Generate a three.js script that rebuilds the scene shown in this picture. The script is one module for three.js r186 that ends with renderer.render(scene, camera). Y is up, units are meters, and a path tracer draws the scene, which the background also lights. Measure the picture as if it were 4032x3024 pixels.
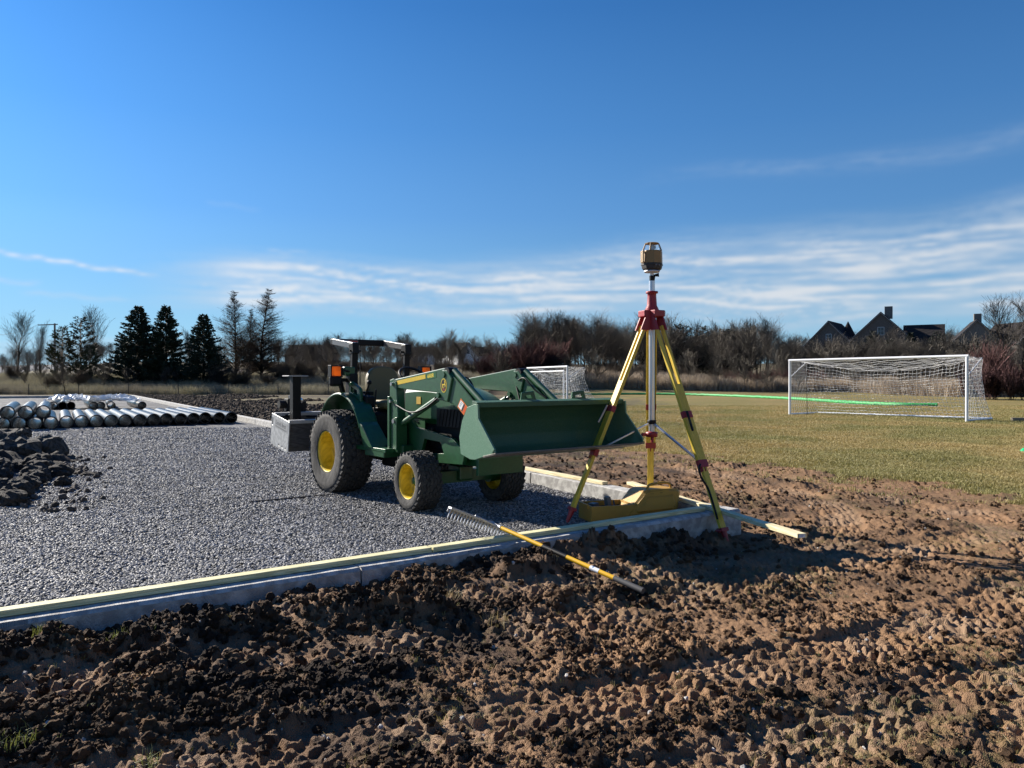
import * as THREE from 'three';
import { mergeGeometries, toCreasedNormals } from 'three/addons/utils/BufferGeometryUtils.js';
import { RoundedBoxGeometry } from 'three/addons/geometries/RoundedBoxGeometry.js';
import { createNoise2D, createNoise3D } from 'simplex-noise';

// ---------- camera, sky, sun, exposure (metres; gravel pad at y = 0; the view is along -Z) ----------
const scene = new THREE.Scene();
const camera = new THREE.PerspectiveCamera(53.5, 4 / 3, 0.1, 6000);
camera.position.set(0, 1.5, 0);
camera.rotation.x = THREE.MathUtils.degToRad(-0.3);
const renderer = new THREE.WebGLRenderer({ antialias: true });
renderer.setSize(1024, 768);
renderer.toneMapping = THREE.LinearToneMapping;
renderer.toneMappingExposure = 2.1;
renderer.shadowMap.enabled = true;

const SUN_AZ = -51, SUN_EL = 28;                                   // degrees: left of the view axis, above the horizon
const rad = THREE.MathUtils.degToRad, { clamp, smoothstep, lerp } = THREE.MathUtils;
const sunDir = new THREE.Vector3(Math.sin(rad(SUN_AZ)) * Math.cos(rad(SUN_EL)), Math.sin(rad(SUN_EL)), -Math.cos(rad(SUN_AZ)) * Math.cos(rad(SUN_EL)));
const sun = new THREE.DirectionalLight(new THREE.Color(1, 0.93, 0.82), 5);
sun.name = 'sun';
sun.position.copy(sunDir).multiplyScalar(150); sun.target.position.set(0, 0, -10);
sun.castShadow = true; sun.shadow.mapSize.set(4096, 4096); sun.shadow.radius = 1;
Object.assign(sun.shadow.camera, { left: -90, right: 90, top: 90, bottom: -90, near: 1, far: 400 });
scene.add(sun, sun.target);

function rng(seed) { let s = seed | 0; return () => { s = (s + 0x6d2b79f5) | 0; let t = Math.imul(s ^ (s >>> 15), 1 | s); t = (t + Math.imul(t ^ (t >>> 7), 61 | t)) ^ t; return ((t ^ (t >>> 14)) >>> 0) / 4294967296; }; }
const n2 = createNoise2D(rng(11)), n3 = createNoise3D(rng(12));
const fbm = (x, y, o = 4, g = 0.5) => { let s = 0, a = 1, f = 1, t = 0; for (let i = 0; i < o; i++) { s += a * n2(x * f + i * 17.3, y * f - i * 9.1); t += a; a *= g; f *= 2.03; } return s / t; };
const sl = (v) => { v /= 255; return v <= 0.04045 ? v / 12.92 : Math.pow((v + 0.055) / 1.055, 2.4); };   // sRGB byte to linear
const lin = (r, g, b) => [sl(r), sl(g), sl(b)];

{ // clear winter sky, brighter round the sun, with a low band of cirrus and contrails
  const W = 2048, Hh = 1024, data = new Float32Array(W * Hh * 4);
  const stops = [[-90, lin(96, 92, 84)], [-3, lin(120, 125, 128)], [0, lin(178, 218, 238)], [3, lin(158, 210, 240)], [7, lin(132, 190, 238)], [12, lin(106, 168, 232)], [18, lin(84, 148, 218)], [26, lin(62, 124, 196)], [45, lin(44, 98, 172)], [90, lin(34, 80, 152)]];
  const cl = lin(200, 219, 238), cw = lin(235, 240, 246), out = [0, 0, 0];
  for (let row = 0; row < Hh; row++) {
    const el = ((row + 0.5) / Hh - 0.5) * 180, ce = Math.cos(rad(el)), y = Math.sin(rad(el));
    let k = 0; while (k < stops.length - 2 && el > stops[k + 1][0]) k++;
    const t = clamp((el - stops[k][0]) / (stops[k + 1][0] - stops[k][0]), 0, 1);
    for (let col = 0; col < W; col++) {
      const round = ((col + 0.5) / W - 0.5) * 2 * Math.PI, x = Math.cos(round) * ce, z = Math.sin(round) * ce;
      const gam = Math.acos(clamp(x * sunDir.x + y * sunDir.y + z * sunDir.z, -1, 1)) * 180 / Math.PI;
      const glow = (0.5 + 1.6 * Math.exp(-gam / 28)) / 0.844;
      let az = round * 180 / Math.PI + 90; if (az > 180) az -= 360;   // 0 = view axis, right positive
      const lift = lerp(1, glow, clamp(0.25 + el / 14, 0.25, 1));
      for (let c = 0; c < 3; c++) out[c] = lerp(stops[k][1][c], stops[k + 1][1][c], t) * (el > -3 ? lift : 1);
      if (el > 0 && el < 30) {
        const w = fbm(az * 0.035 + 3, el * 0.1, 2) * 1.6, e2 = el + w * 0.55 + az * 0.012;
        const streak = fbm(az * 0.05, e2 * 1.05 + 40, 5, 0.55), fine = fbm(az * 0.11 + 9, e2 * 3.1, 4, 0.6);
        const band = smoothstep(e2, 3.4, 5.4) * (1 - smoothstep(e2, 7.6 + az * 0.03, 10.6 + az * 0.08)) * smoothstep(az, -28, -17);
        let a = band * clamp(0.58 + streak * 0.6 + fine * 0.36, 0, 0.9);
        const wisp = Math.exp(-(((e2 - 14.9 - (az - 20) * 0.045) / 0.6) ** 2)) * smoothstep(az, 7, 20) * (0.3 + 0.35 * fine);
        a = Math.max(a, wisp * 0.4);
        const low = smoothstep(el, 0.3, 1.2) * (1 - smoothstep(el, 2.2, 3.4)) * (1 - smoothstep(az, -20, -8)) * clamp(0.2 + fine * 0.5, 0, 0.5);
        a = Math.max(a, low);
        // contrails: thin lines falling to the right on the left of the view
        for (const [a0, e0, a1, e1, wd, op] of [[-35, 8.1, -24, 6.9, 0.11, 0.95], [-24, 6.9, -8, 4.35, 0.09, 0.55], [-36, 6.3, -31.5, 6.15, 0.12, 0.55], [-33, 5.6, -26, 5.25, 0.13, 0.4], [-18, 9.2, -14.5, 9.1, 0.13, 0.4], [-22, 12.2, -18, 11.9, 0.14, 0.12]]) {
          if (az < a0 || az > a1) continue;
          const q = (az - a0) / (a1 - a0), e = e0 + (e1 - e0) * q, dd = (el - e + 0.12 * n2(az * 0.5, 3)) / wd;
          a = Math.max(a, op * Math.exp(-dd * dd) * Math.min(1, q * 8, (1 - q) * 5) * (0.85 + 0.15 * n2(az * 0.7, e0)));
        }
        if (a > 0) for (let c = 0; c < 3; c++) out[c] = lerp(out[c], lerp(cl[c], cw[c], smoothstep(a, 0.4, 0.9)) * (0.72 + 0.22 * glow), clamp(a, 0, 1));
      }
      for (let c = 0; c < 3; c++) out[c] *= 0.476; data.set(out, (row * W + col) * 4); data[(row * W + col) * 4 + 3] = 1;
    }
  }
  const sky = new THREE.DataTexture(data, W, Hh, THREE.RGBAFormat, THREE.FloatType);
  sky.mapping = THREE.EquirectangularReflectionMapping; sky.magFilter = THREE.LinearFilter; sky.minFilter = THREE.LinearFilter; sky.wrapS = THREE.RepeatWrapping; sky.needsUpdate = true;
  scene.background = sky; scene.environment = sky;
}

// ---------- helpers ----------
const V = (x, y, z) => new THREE.Vector3(x, y, z);
const taken = new Map();
const numbered = (name) => { const n = taken.get(name) ?? 0; taken.set(name, n + 1); return n ? name + '_' + String(n).padStart(3, '0') : name; };
const shade = (o) => { o.castShadow = true; o.receiveShadow = true; return o; };
function plain(g) { g = g.index ? g.toNonIndexed() : g.clone(); for (const k of Object.keys(g.attributes)) if (!['position', 'normal', 'uv'].includes(k)) g.deleteAttribute(k); if (!g.attributes.normal) g.computeVertexNormals(); if (!g.attributes.uv) g.setAttribute('uv', new THREE.BufferAttribute(new Float32Array(g.attributes.position.count * 2), 2)); g.morphAttributes = {}; return g; }
const join = (...gs) => { const f = gs.flat(3).filter(Boolean).map(plain); return f.length === 1 ? f[0] : mergeGeometries(f); };
function obj(name, geos, mat, parent = scene) {
  const m = shade(new THREE.Mesh(Array.isArray(geos) ? join(geos) : geos, mat)); m.name = parent === scene ? numbered(name) : name; parent.add(m); return m;
}
const tag = (o, label, category, group, kind) => { if (label) o.userData.label = label; if (category) o.userData.category = category; if (group) o.userData.group = group; if (kind) o.userData.kind = kind; return o; };
function thing(name, label, category, pos = [0, 0, 0], turn = 0, group) { const o = new THREE.Group(); o.name = numbered(name); o.position.set(...pos); o.rotation.y = turn; scene.add(o); return tag(o, label, category, group); }
function sub(name, parent) { const o = new THREE.Group(); o.name = name; parent.add(o); return o; }
function copy(src, pos, turn = 0, s = 1, label) { const c = src.clone(); c.name = numbered(src.userData.kindName ?? src.name.replace(/_\d{3}$/, '')); c.position.set(...pos); c.rotation.set(0, turn, 0); Array.isArray(s) ? c.scale.set(...s) : c.scale.setScalar(s); c.userData = { ...src.userData }; if (label) c.userData.label = label; scene.add(c); return c; }
const put = (g, p = [0, 0, 0], r = [0, 0, 0], s) => { if (s) g.scale(...s); g.rotateX(r[0]); g.rotateY(r[1]); g.rotateZ(r[2]); return g.translate(...p); };
const box = (w, h, d, p, r, bev = Math.min(w, h, d) * 0.12) => put(bev > 0 ? new RoundedBoxGeometry(w, h, d, 1, Math.min(bev, Math.min(w, h, d) * 0.49)) : new THREE.BoxGeometry(w, h, d), p, r);
function bar(a, b, r0, r1 = r0, seg = 10, open = false) { const p = V(...a), q = V(...b), d = q.clone().sub(p), L = d.length(); const g = new THREE.CylinderGeometry(r1, r0, L, seg, 1, open); g.applyQuaternion(new THREE.Quaternion().setFromUnitVectors(V(0, 1, 0), d.divideScalar(L))); return g.translate((p.x + q.x) / 2, (p.y + q.y) / 2, (p.z + q.z) / 2); }
function beam(a, b, w, h, up = [0, 1, 0], bev = 0.003) { // a rectangular bar from a to b: w across, h along up
  const p = V(...a), q = V(...b), d = q.clone().sub(p), L = d.length(); d.normalize(); const s = V().crossVectors(V(...up), d).normalize(), u = V().crossVectors(d, s);
  const g = bev > 0 ? new RoundedBoxGeometry(w, h, L, 1, bev) : new THREE.BoxGeometry(w, h, L); g.applyMatrix4(new THREE.Matrix4().makeBasis(s, u, d)); return g.translate((p.x + q.x) / 2, (p.y + q.y) / 2, (p.z + q.z) / 2);
}
const tube = (pts, r, n = 24, seg = 6) => new THREE.TubeGeometry(new THREE.CatmullRomCurve3(pts.map((p) => V(...p))), n, r, seg);
const turned = (pts, seg = 40) => new THREE.LatheGeometry(pts.map((p) => new THREE.Vector2(...p)), seg);   // about y
const shapeOf = (pts) => { const s = new THREE.Shape(); pts.forEach((p, i) => (i ? s.lineTo(...p) : s.moveTo(...p))); s.closePath(); return s; };
const slab = (pts, depth, bev = 0.006, holes = []) => { const s = pts instanceof THREE.Shape ? pts : shapeOf(pts); holes.forEach((h) => s.holes.push(shapeOf(h))); const g = new THREE.ExtrudeGeometry(s, { depth: depth - 2 * bev, bevelEnabled: bev > 0, bevelThickness: bev, bevelSize: bev, bevelOffset: -bev, bevelSegments: 1, curveSegments: 10 }); return g.translate(0, 0, -(depth - 2 * bev) / 2); };   // in x,y; depth centred on z

// grain textures: what surfaces are made of, tiling
function grain(size, f, { srgb = false, repeat = 1 } = {}) {
  const d = new Uint8Array(size * size * 4);
  for (let y = 0; y < size; y++) for (let x = 0; x < size; x++) { const c = f(x / size, y / size); for (let k = 0; k < 3; k++) d[(y * size + x) * 4 + k] = clamp((Array.isArray(c) ? c[k] : c) * 255, 0, 255); d[(y * size + x) * 4 + 3] = 255; }
  const t = new THREE.DataTexture(d, size, size); t.wrapS = t.wrapT = THREE.RepeatWrapping; t.magFilter = THREE.LinearFilter; t.minFilter = THREE.LinearMipmapLinearFilter; t.generateMipmaps = true; if (srgb) t.colorSpace = THREE.SRGBColorSpace; t.repeat.set(repeat, repeat); t.needsUpdate = true; return t;
}
const torus = (f) => (u, v) => { const a = u * 2 * Math.PI, b = v * 2 * Math.PI; return f(Math.cos(a), Math.sin(a), Math.cos(b), Math.sin(b)); };
const tile = (fr, o = 4) => torus((a, b, c, d) => { let s = 0, t = 0, am = 1, q = fr; for (let i = 0; i < o; i++) { s += am * n3(a * q + c * q * 0.7 + i * 5, b * q - c * q * 0.4 + i, d * q + c * q * 0.5); t += am; am *= 0.55; q *= 2; } return 0.5 + 0.5 * s / t; });
const T_fine = grain(512, tile(9, 4)), T_soft = grain(256, tile(2.2, 4)), T_blotch = grain(512, tile(1.6, 5));
const std = (o) => new THREE.MeshStandardMaterial(o), phy = (o) => new THREE.MeshPhysicalMaterial(o);
const rgb = (r, g, b) => new THREE.Color().setRGB(r, g, b);
const mapOf = (a, b, t = T_blotch, rep = 1, con = 1) => { // colour map between two linear colours following a noise texture
  const src = t.image.data, S = t.image.width, d = new Uint8Array(S * S * 4), en = (v) => 255 * (v <= 0.0031308 ? 12.92 * v : 1.055 * Math.pow(v, 1 / 2.4) - 0.055);
  for (let i = 0; i < S * S; i++) { const k = clamp((src[i * 4] / 255 - 0.5) * con * 2 + 0.5, 0, 1); for (let c = 0; c < 3; c++) d[i * 4 + c] = en(lerp(a[c], b[c], k)); d[i * 4 + 3] = 255; }
  const m = new THREE.DataTexture(d, S, S); m.wrapS = m.wrapT = THREE.RepeatWrapping; m.magFilter = THREE.LinearFilter; m.colorSpace = THREE.SRGBColorSpace; m.repeat.set(rep, rep); m.needsUpdate = true; return m;
};
const rep = (t, r) => { const c = t.clone(); c.repeat.set(r, r); c.needsUpdate = true; return c; };
// ---------- layout of the pad: near kerb, right kerb, far kerb ----------
const C1 = [2.087, -7.95], NK = [0.811, -0.585], NO = [0.585, 0.811], RK = [-0.515, -0.857], RO = [0.857, -0.515];   // corner, directions along the kerbs and outward normals (x, z)
const C2 = [C1[0] + RK[0] * 70, C1[1] + RK[1] * 70], KERB_TOP = 0.165, KERB_W = 0.225;
const nearDist = (x, z) => (x - C1[0]) * NO[0] + (z - C1[1]) * NO[1];
const rightDist = (x, z) => (x - C1[0]) * RO[0] + (z - C1[1]) * RO[1];
const farDist = (x, z) => -(x - C2[0]) * NO[0] - (z - C2[1]) * NO[1];
const padDist = (x, z) => Math.max(nearDist(x, z), rightDist(x, z), farDist(x, z));     // negative inside the pad
const hash = (x, y, k) => { let h = Math.imul(x, 374761393) ^ Math.imul(y, 668265263) ^ Math.imul(k, 974634321); h = Math.imul(h ^ (h >>> 13), 1274126177); return ((h ^ (h >>> 16)) >>> 0) / 4294967296; };
function domes(x, z, c, presence, k) { // clods: separate rounded lumps, one or none in each cell
  const gx = Math.floor(x / c), gz = Math.floor(z / c); let best = 0;
  for (let i = gx - 1; i <= gx + 1; i++) for (let j = gz - 1; j <= gz + 1; j++) {
    if (hash(i, j, k) > presence) continue;
    const cx = (i + hash(i, j, k + 1)) * c, cz = (j + hash(i, j, k + 2)) * c, r = c * (0.28 + 0.42 * hash(i, j, k + 3)), an = hash(i, j, k + 4) * 3.14, el = 0.65 + 0.5 * hash(i, j, k + 5);
    const dx = x - cx, dz = z - cz, u = (dx * Math.cos(an) + dz * Math.sin(an)) / r, v = (dz * Math.cos(an) - dx * Math.sin(an)) / (r * el), q = u * u + v * v;
    if (q < 1) best = Math.max(best, r * (0.55 + 0.4 * hash(i, j, k + 6)) * Math.pow(1 - q, 0.62) * (1 + 0.4 * u));
  }
  return best;
}
// tyre tracks pressed in the mud: centre line, width
const tracks = [
  { p: [[-4.2, -3.1], [-2.45, -3.72], [-0.96, -4.26], [0.2, -4.75], [1.6, -5.75], [3.4, -6.9], [6, -8.2]], w: 0.46 },
  { p: [[-3.6, -2.2], [-1.5, -2.95], [0.2, -3.55], [2.1, -4.45], [4.2, -5.9], [6.4, -7]], w: 0.46 },
  { p: [[-0.4, -1.6], [0.5, -2.75], [1.7, -3.5], [3.4, -4.3], [6, -5]], w: 0.4 },
  { p: [[1.2, -1.8], [2.1, -3.0], [3.2, -4.3], [4.6, -6.4], [5.4, -9]], w: 0.5 },
  { p: [[0.5, -6.2], [2.0, -6.5], [3.4, -7.9], [3.9, -10], [3.0, -13], [0, -17]], w: 0.44 },
  { p: [[-2.6, -4.55], [-1.2, -4.95], [0.3, -5.5], [1.5, -6.2]], w: 0.36 },
  { p: [[6.5, -6.2], [5.2, -7.6], [5.0, -10], [3.6, -13.5], [1, -17]], w: 0.44 },
].map((t, i) => { const c = new THREE.CatmullRomCurve3(t.p.map(([x, z]) => V(x, 0, z))), n = 40, pts = c.getSpacedPoints(n), L = c.getLength(); return { pts, w: t.w, step: L / n, i, bb: new THREE.Box3().setFromPoints(pts).expandByScalar(t.w) }; });
function track(x, z) { // nearest track: [inside 0..1, along, across]
  let inside = 0, near = 9, second = 0, s = 0, a = 0, id = -1;
  for (const t of tracks) {
    if (x < t.bb.min.x || x > t.bb.max.x || z < t.bb.min.z || z > t.bb.max.z) continue;
    for (let i = 0; i < t.pts.length - 1; i++) {
      const p = t.pts[i], q = t.pts[i + 1], ex = q.x - p.x, ez = q.z - p.z, L = Math.hypot(ex, ez), u = clamp(((x - p.x) * ex + (z - p.z) * ez) / (L * L), 0, 1), dx = x - p.x - ex * u, dz = z - p.z - ez * u, dist = Math.hypot(dx, dz), off = dist * Math.sign(dx * ez - dz * ex);
      if (t.i === id && dist >= Math.abs(near)) continue;
      const k = smoothstep(t.w / 2 + 0.05 - dist, 0, 0.09);
      if (k > inside || (t.i === id && k > 0)) { if (id !== t.i) second = inside; inside = k; near = off; s = i * t.step + u * t.step; a = off / (t.w / 2); id = t.i; } else if (id !== t.i && k > second) second = k;
    }
  }
  return [inside, s, a, id, second];
}
function lugs(s, a, id) { // mud standing between the tyre lugs: staggered blocks
  const col = Math.floor((a + 1) * 3), f = (a + 1) * 3 - col, skew = (Math.abs(a)) * 0.10, row = (s + skew + (col % 2) * 0.05) / 0.102, r = Math.floor(row), g = row - r;
  if (hash(r, col, id + 50) < 0.26) return 0;
  const e = 0.16 + 0.12 * hash(r, col, id + 70);
  return smoothstep(f, 0.08, e + 0.04) * (1 - smoothstep(f, 0.95 - e, 0.95)) * smoothstep(g, 0.1, e + 0.08) * (1 - smoothstep(g, 0.66, 0.86)) * (0.5 + 0.7 * hash(r, col, id + 60));
}
const grassy = (x, z) => { // 0 bare mud .. 1 turf
  const e = rightDist(x, z), d = -z, edge = 5.4 + 0.9 * n2(x * 0.5, z * 0.5) + 0.5 * n2(x * 2, z * 2);
  let g = smoothstep(e, edge - 0.5, edge + 0.35);
  if (farDist(x, z) > 0 && d > 60) g = Math.max(g, smoothstep(farDist(x, z), 4, 7));
  const s = -(x - C1[0]) * 0.515 - (z - C1[1]) * 0.857;
  if (x < 2 && d > 30) g *= 1 - smoothstep(n2(x * 0.12 + 5, z * 0.1), 0.05, 0.4) * smoothstep(d, 30, 45) * (1 - smoothstep(x, -3, 2));
  return g;
};
const sparse = (x, z) => clamp(smoothstep(n2(x * 0.55 + 7, z * 0.55), 0.0, 0.7) * smoothstep(x - z * 0.1, -0.4, 2.6) + 0.5 * smoothstep(n2(x * 0.8 - 3, z * 0.8 + 9), 0.45, 0.9), 0, 1);
function levelAt(x, z) { // the lie of the land without clods
  const d = -z, nd = nearDist(x, z), rd = rightDist(x, z), al = -((x - C1[0]) * NK[0] + (z - C1[1]) * NK[1]);
  let h = -0.06 + 0.05 * fbm(x * 0.35, z * 0.35, 2) * (d < 40 ? 1 : 0.3);
  const kn = (1 - smoothstep(nd, 0.35, 2.2)) * smoothstep(nd, -0.9, 0.3) * (1 - smoothstep(rd, 0.4, 2.4)), kr = rd > 0 ? (1 - smoothstep(rd, 0.3, 2.6)) * (1 - smoothstep(nd, -1.6, -0.3)) : 0;
  h = lerp(h, lerp(-0.10, 0.035, smoothstep(al, 0.4, 3.4)) + 0.03 * n2(x * 1.3, z * 1.3), kn); h = lerp(h, 0.045, kr);
  if (nd > 0 && rd > -1.2) h -= 0.05 * Math.exp(-(((x - 2.25) / 0.7) ** 2 + ((z + 7.5) / 0.6) ** 2));
  const r = Math.hypot(x, z);
  if (d > 70) {
    h += 1.75 * smoothstep(d, 79, 101) * (x < 8 ? 1 : lerp(1, 0.35, smoothstep(x, 8, 30)));
    h += 0.032 * clamp(d - 101, 0, 260) + 0.25 * fbm(x * 0.03, z * 0.03, 3) * smoothstep(d, 90, 130);
    h += 2.4 * smoothstep(x / d, 0.25, 0.5) * smoothstep(d, 105, 150);
    h -= 0.02 * clamp(d - 101, 0, 260) * smoothstep(-x / d, 0.5, 0.68);
  }
  return r > 900 ? h : h;
}
function groundAt(x, z, fine = 1) {
  const pd = padDist(x, z);
  if (pd < 0.06) return [-0.3, 0, 0, 0];
  let h = levelAt(x, z);
  const d = -z, r = Math.hypot(x, z);
  if (r > 95 || d < 0.3) return [h, grassy(x, z), 0, 0];
  const g = grassy(x, z), mud = 1 - g, nd = nearDist(x, z);
  const far = 1 - 0.75 * smoothstep(r, 18, 60);
  const [tk, s, a, id, tk2] = r < 22 ? track(x, z) : [0, 0, 0, 0, 0];
  const pile = nd > 0 ? Math.exp(-(((nd - 0.75) / 0.55) ** 2)) * smoothstep(fbm(x * 0.9 + 3, z * 0.9, 3), -0.25, 0.35) * smoothstep(-(x - 2.2), 0.2, 1.2) : 0;
  const churn = clamp(0.32 + 0.8 * fbm(x * 0.7, z * 0.7, 3) + pile * 0.9 - (tk * 0.55), 0.05, 1) * (1 - 0.5 * smoothstep(x + 0.35 * (z + 5), 1.5, 4.5));
  const wx = x + 0.025 * n2(x * 9, z * 9), wz = z + 0.025 * n2(x * 9 + 40, z * 9);
  let c = 0;
  const bil = (f, o) => Math.abs(n2(wx * f + o, wz * f - o));
  c = Math.max(c, domes(wx, wz, 0.26, 0.02 * churn + 0.16 * pile, 1) * 0.45);
  c = Math.max(c, domes(wx, wz, 0.1, 0.04 + 0.2 * churn + 0.2 * pile, 20) * 0.5);
  if (r < 14) c = Math.max(c, domes(wx, wz, 0.05, 0.2 + 0.5 * churn, 40) * 0.72);
  if (r < 9) c = c + 0.3 * domes(x, z, 0.034, 0.3 + 0.4 * churn, 60);
  const rough = (0.05 * bil(2.6, 3) * bil(1.1, 60) + 0.03 * bil(8.2, 13) + (r < 16 ? 0.024 * bil(17, 31) : 0.012) + (r < 9 ? 0.012 * bil(33, 51) : 0.004));
  h += mud * far * ((0.07 * pile + 0.05 * churn * fbm(x * 1.8, z * 1.8, 3)) + (c + rough * (0.45 + 0.95 * churn)) * (1 - 0.6 * tk) * (0.62 + 0.5 * churn));
  if (nd > 0 && nd < 0.9) { const al = -((x - C1[0]) * NK[0] + (z - C1[1]) * NK[1]); h += 0.10 * Math.exp(-(((nd - 0.28) / 0.17) ** 2)) * smoothstep(al, 0.0, 0.4) * (1 - smoothstep(al, 2.2, 3.4)) * (0.8 + 0.5 * n2(x * 5, z * 5)); }
  if (tk > 0) h += mud * tk * (-0.024 + 0.032 * (1 - tk2) * lugs(s + 0.02 * n2(x * 6, z * 6), a + 0.12 * n2(x * 5 + 9, z * 5), id) + 0.010 * n2(x * 14, z * 14));
  if (r < 12) h += mud * 0.006 * fbm(x * 22, z * 22, 2);
  h += g * 0.012 * n2(x * 3, z * 3) * far;
  return [h, g, tk, churn];
}
// self-shadow of rough far mud, painted as dark patches along the right kerb
const farShade = (x, z) => smoothstep(-(x - C1[0]) * 0.515 - (z - C1[1]) * 0.857 + 7 * fbm(x * 0.35, z * 0.35 + 30, 3), 11, 13);
const wetShadeAt = (x, z) => clamp(0.42 + 0.3 * smoothstep(-x - 0.3 * (z + 5), -0.6, 1.4) + 0.9 * fbm(x * 0.5 + 20, z * 0.5, 3) + 0.35 * fbm(x * 3.1, z * 3.1, 2) - 0.3 * smoothstep(x + 0.3 * (z + 5), -1.5, 2.5) + 0.45 * farShade(x, z), 0, 1);  // damp tone of the mud plus the painted far shade
const yAt = (x, z) => groundAt(x, z)[0];
{
  const rows = [], cols = [];
  for (let i = 0; i < 22; i++) rows.push(0.5 + i * 0.095);
  const A = 1 / Math.sqrt(2.6), B = 1 / Math.sqrt(17); for (let i = 0; i < 620; i++) rows.push(1 / (lerp(A, B, i / 620) ** 2));
  for (let i = 0; i < 150; i++) rows.push(17 * Math.pow(120 / 17, i / 150));
  for (let i = 0; i <= 34; i++) rows.push(120 * Math.pow(3800 / 120, i / 34));
  for (let i = 0; i < 1020; i++) cols.push(lerp(-48, 48, i / 1019));
  for (let i = 1; i < 64; i++) cols.push(lerp(48, 312, i / 64));
  const nr = rows.length, nc = cols.length, pos = new Float32Array(nr * nc * 3), col = new Float32Array(nr * nc * 3), uv = new Float32Array(nr * nc * 2);
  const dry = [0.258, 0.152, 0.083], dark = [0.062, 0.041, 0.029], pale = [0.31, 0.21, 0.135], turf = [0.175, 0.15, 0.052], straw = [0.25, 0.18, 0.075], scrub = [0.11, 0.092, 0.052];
  for (let i = 0; i < nr; i++) for (let j = 0; j < nc; j++) {
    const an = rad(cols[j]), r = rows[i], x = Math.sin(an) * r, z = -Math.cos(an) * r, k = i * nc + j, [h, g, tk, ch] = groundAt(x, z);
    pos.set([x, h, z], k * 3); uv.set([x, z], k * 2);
    const wetShade = wetShadeAt(x, z), ps = tk * smoothstep(n2(x * 1.1, z * 1.1 + 60), -0.3, 0.6);
    const st = clamp(0.5 + 0.9 * fbm(x * 0.09 + 2, z * 0.09, 3), 0, 1), sp = sparse(x, z) * 0.35 * smoothstep(n2(x * 7, z * 7), -0.2, 0.5);
    const scr = smoothstep(-z, 80, 92), farMudShade = farShade(x, z) * (1 - smoothstep(x + 3 * n2(x * 0.4, z * 0.4), 8, 11));  // second mask: painted shade that darkens far mud and scrub
    for (let c = 0; c < 3; c++) {
      let m = lerp(lerp(dry[c], dark[c], wetShade), pale[c], ps * 0.6); m = lerp(m, turf[c] * 0.8, sp); m = lerp(m, dark[c] * 0.8, farMudShade);
      const gr = lerp(lerp(turf[c], straw[c], st * 0.75), scrub[c], Math.max(scr, farMudShade * 0.85)); col[k * 3 + c] = lerp(m, gr, g);
    }
  }
  const idx = new Uint32Array((nr - 1) * nc * 6); let q = 0;
  for (let i = 0; i < nr - 1; i++) for (let j = 0; j < nc; j++) { const a = i * nc + j, b = i * nc + (j + 1) % nc, c = a + nc, e = b + nc; idx.set([a, b, c, b, e, c], q); q += 6; }
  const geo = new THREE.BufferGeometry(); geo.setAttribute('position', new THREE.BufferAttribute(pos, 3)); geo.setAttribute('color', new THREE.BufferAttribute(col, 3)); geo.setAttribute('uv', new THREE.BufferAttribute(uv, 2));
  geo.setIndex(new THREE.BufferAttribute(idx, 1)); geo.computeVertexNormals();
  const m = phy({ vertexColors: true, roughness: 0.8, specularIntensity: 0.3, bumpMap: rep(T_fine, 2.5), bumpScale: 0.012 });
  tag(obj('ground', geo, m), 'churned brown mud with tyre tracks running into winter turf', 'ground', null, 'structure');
}
// loose clods on the mud
function lumpGeo(seed, det, amp, flat = 1) {
  const g = new THREE.IcosahedronGeometry(1, det), p = g.attributes.position, v = V();
  for (let i = 0; i < p.count; i++) { v.fromBufferAttribute(p, i); const k = 1 + amp * (n3(v.x * 1.3 + seed, v.y * 1.3, v.z * 1.3) + 0.5 * n3(v.x * 3.1 + seed, v.y * 3.1, v.z * 3.1) + 0.25 * n3(v.x * 7 + seed, v.y * 7, v.z * 7)); v.multiplyScalar(k); p.setXYZ(i, v.x, v.y * flat, v.z); }
  g.computeVertexNormals(); return g;
}
const inst = (name, geo, mat, list, parent, colors) => {
  const m = shade(new THREE.InstancedMesh(geo, mat, list.length)); m.name = name; const o = new THREE.Object3D();
  list.forEach((a, i) => { o.position.set(a[0], a[1], a[2]); o.rotation.set(a[3], a[4], a[5]); o.scale.set(a[6], a[7], a[8]); o.updateMatrix(); m.setMatrixAt(i, o.matrix); if (colors) m.setColorAt(i, colors(i)); });
  parent.add(m); return m;
};
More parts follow.
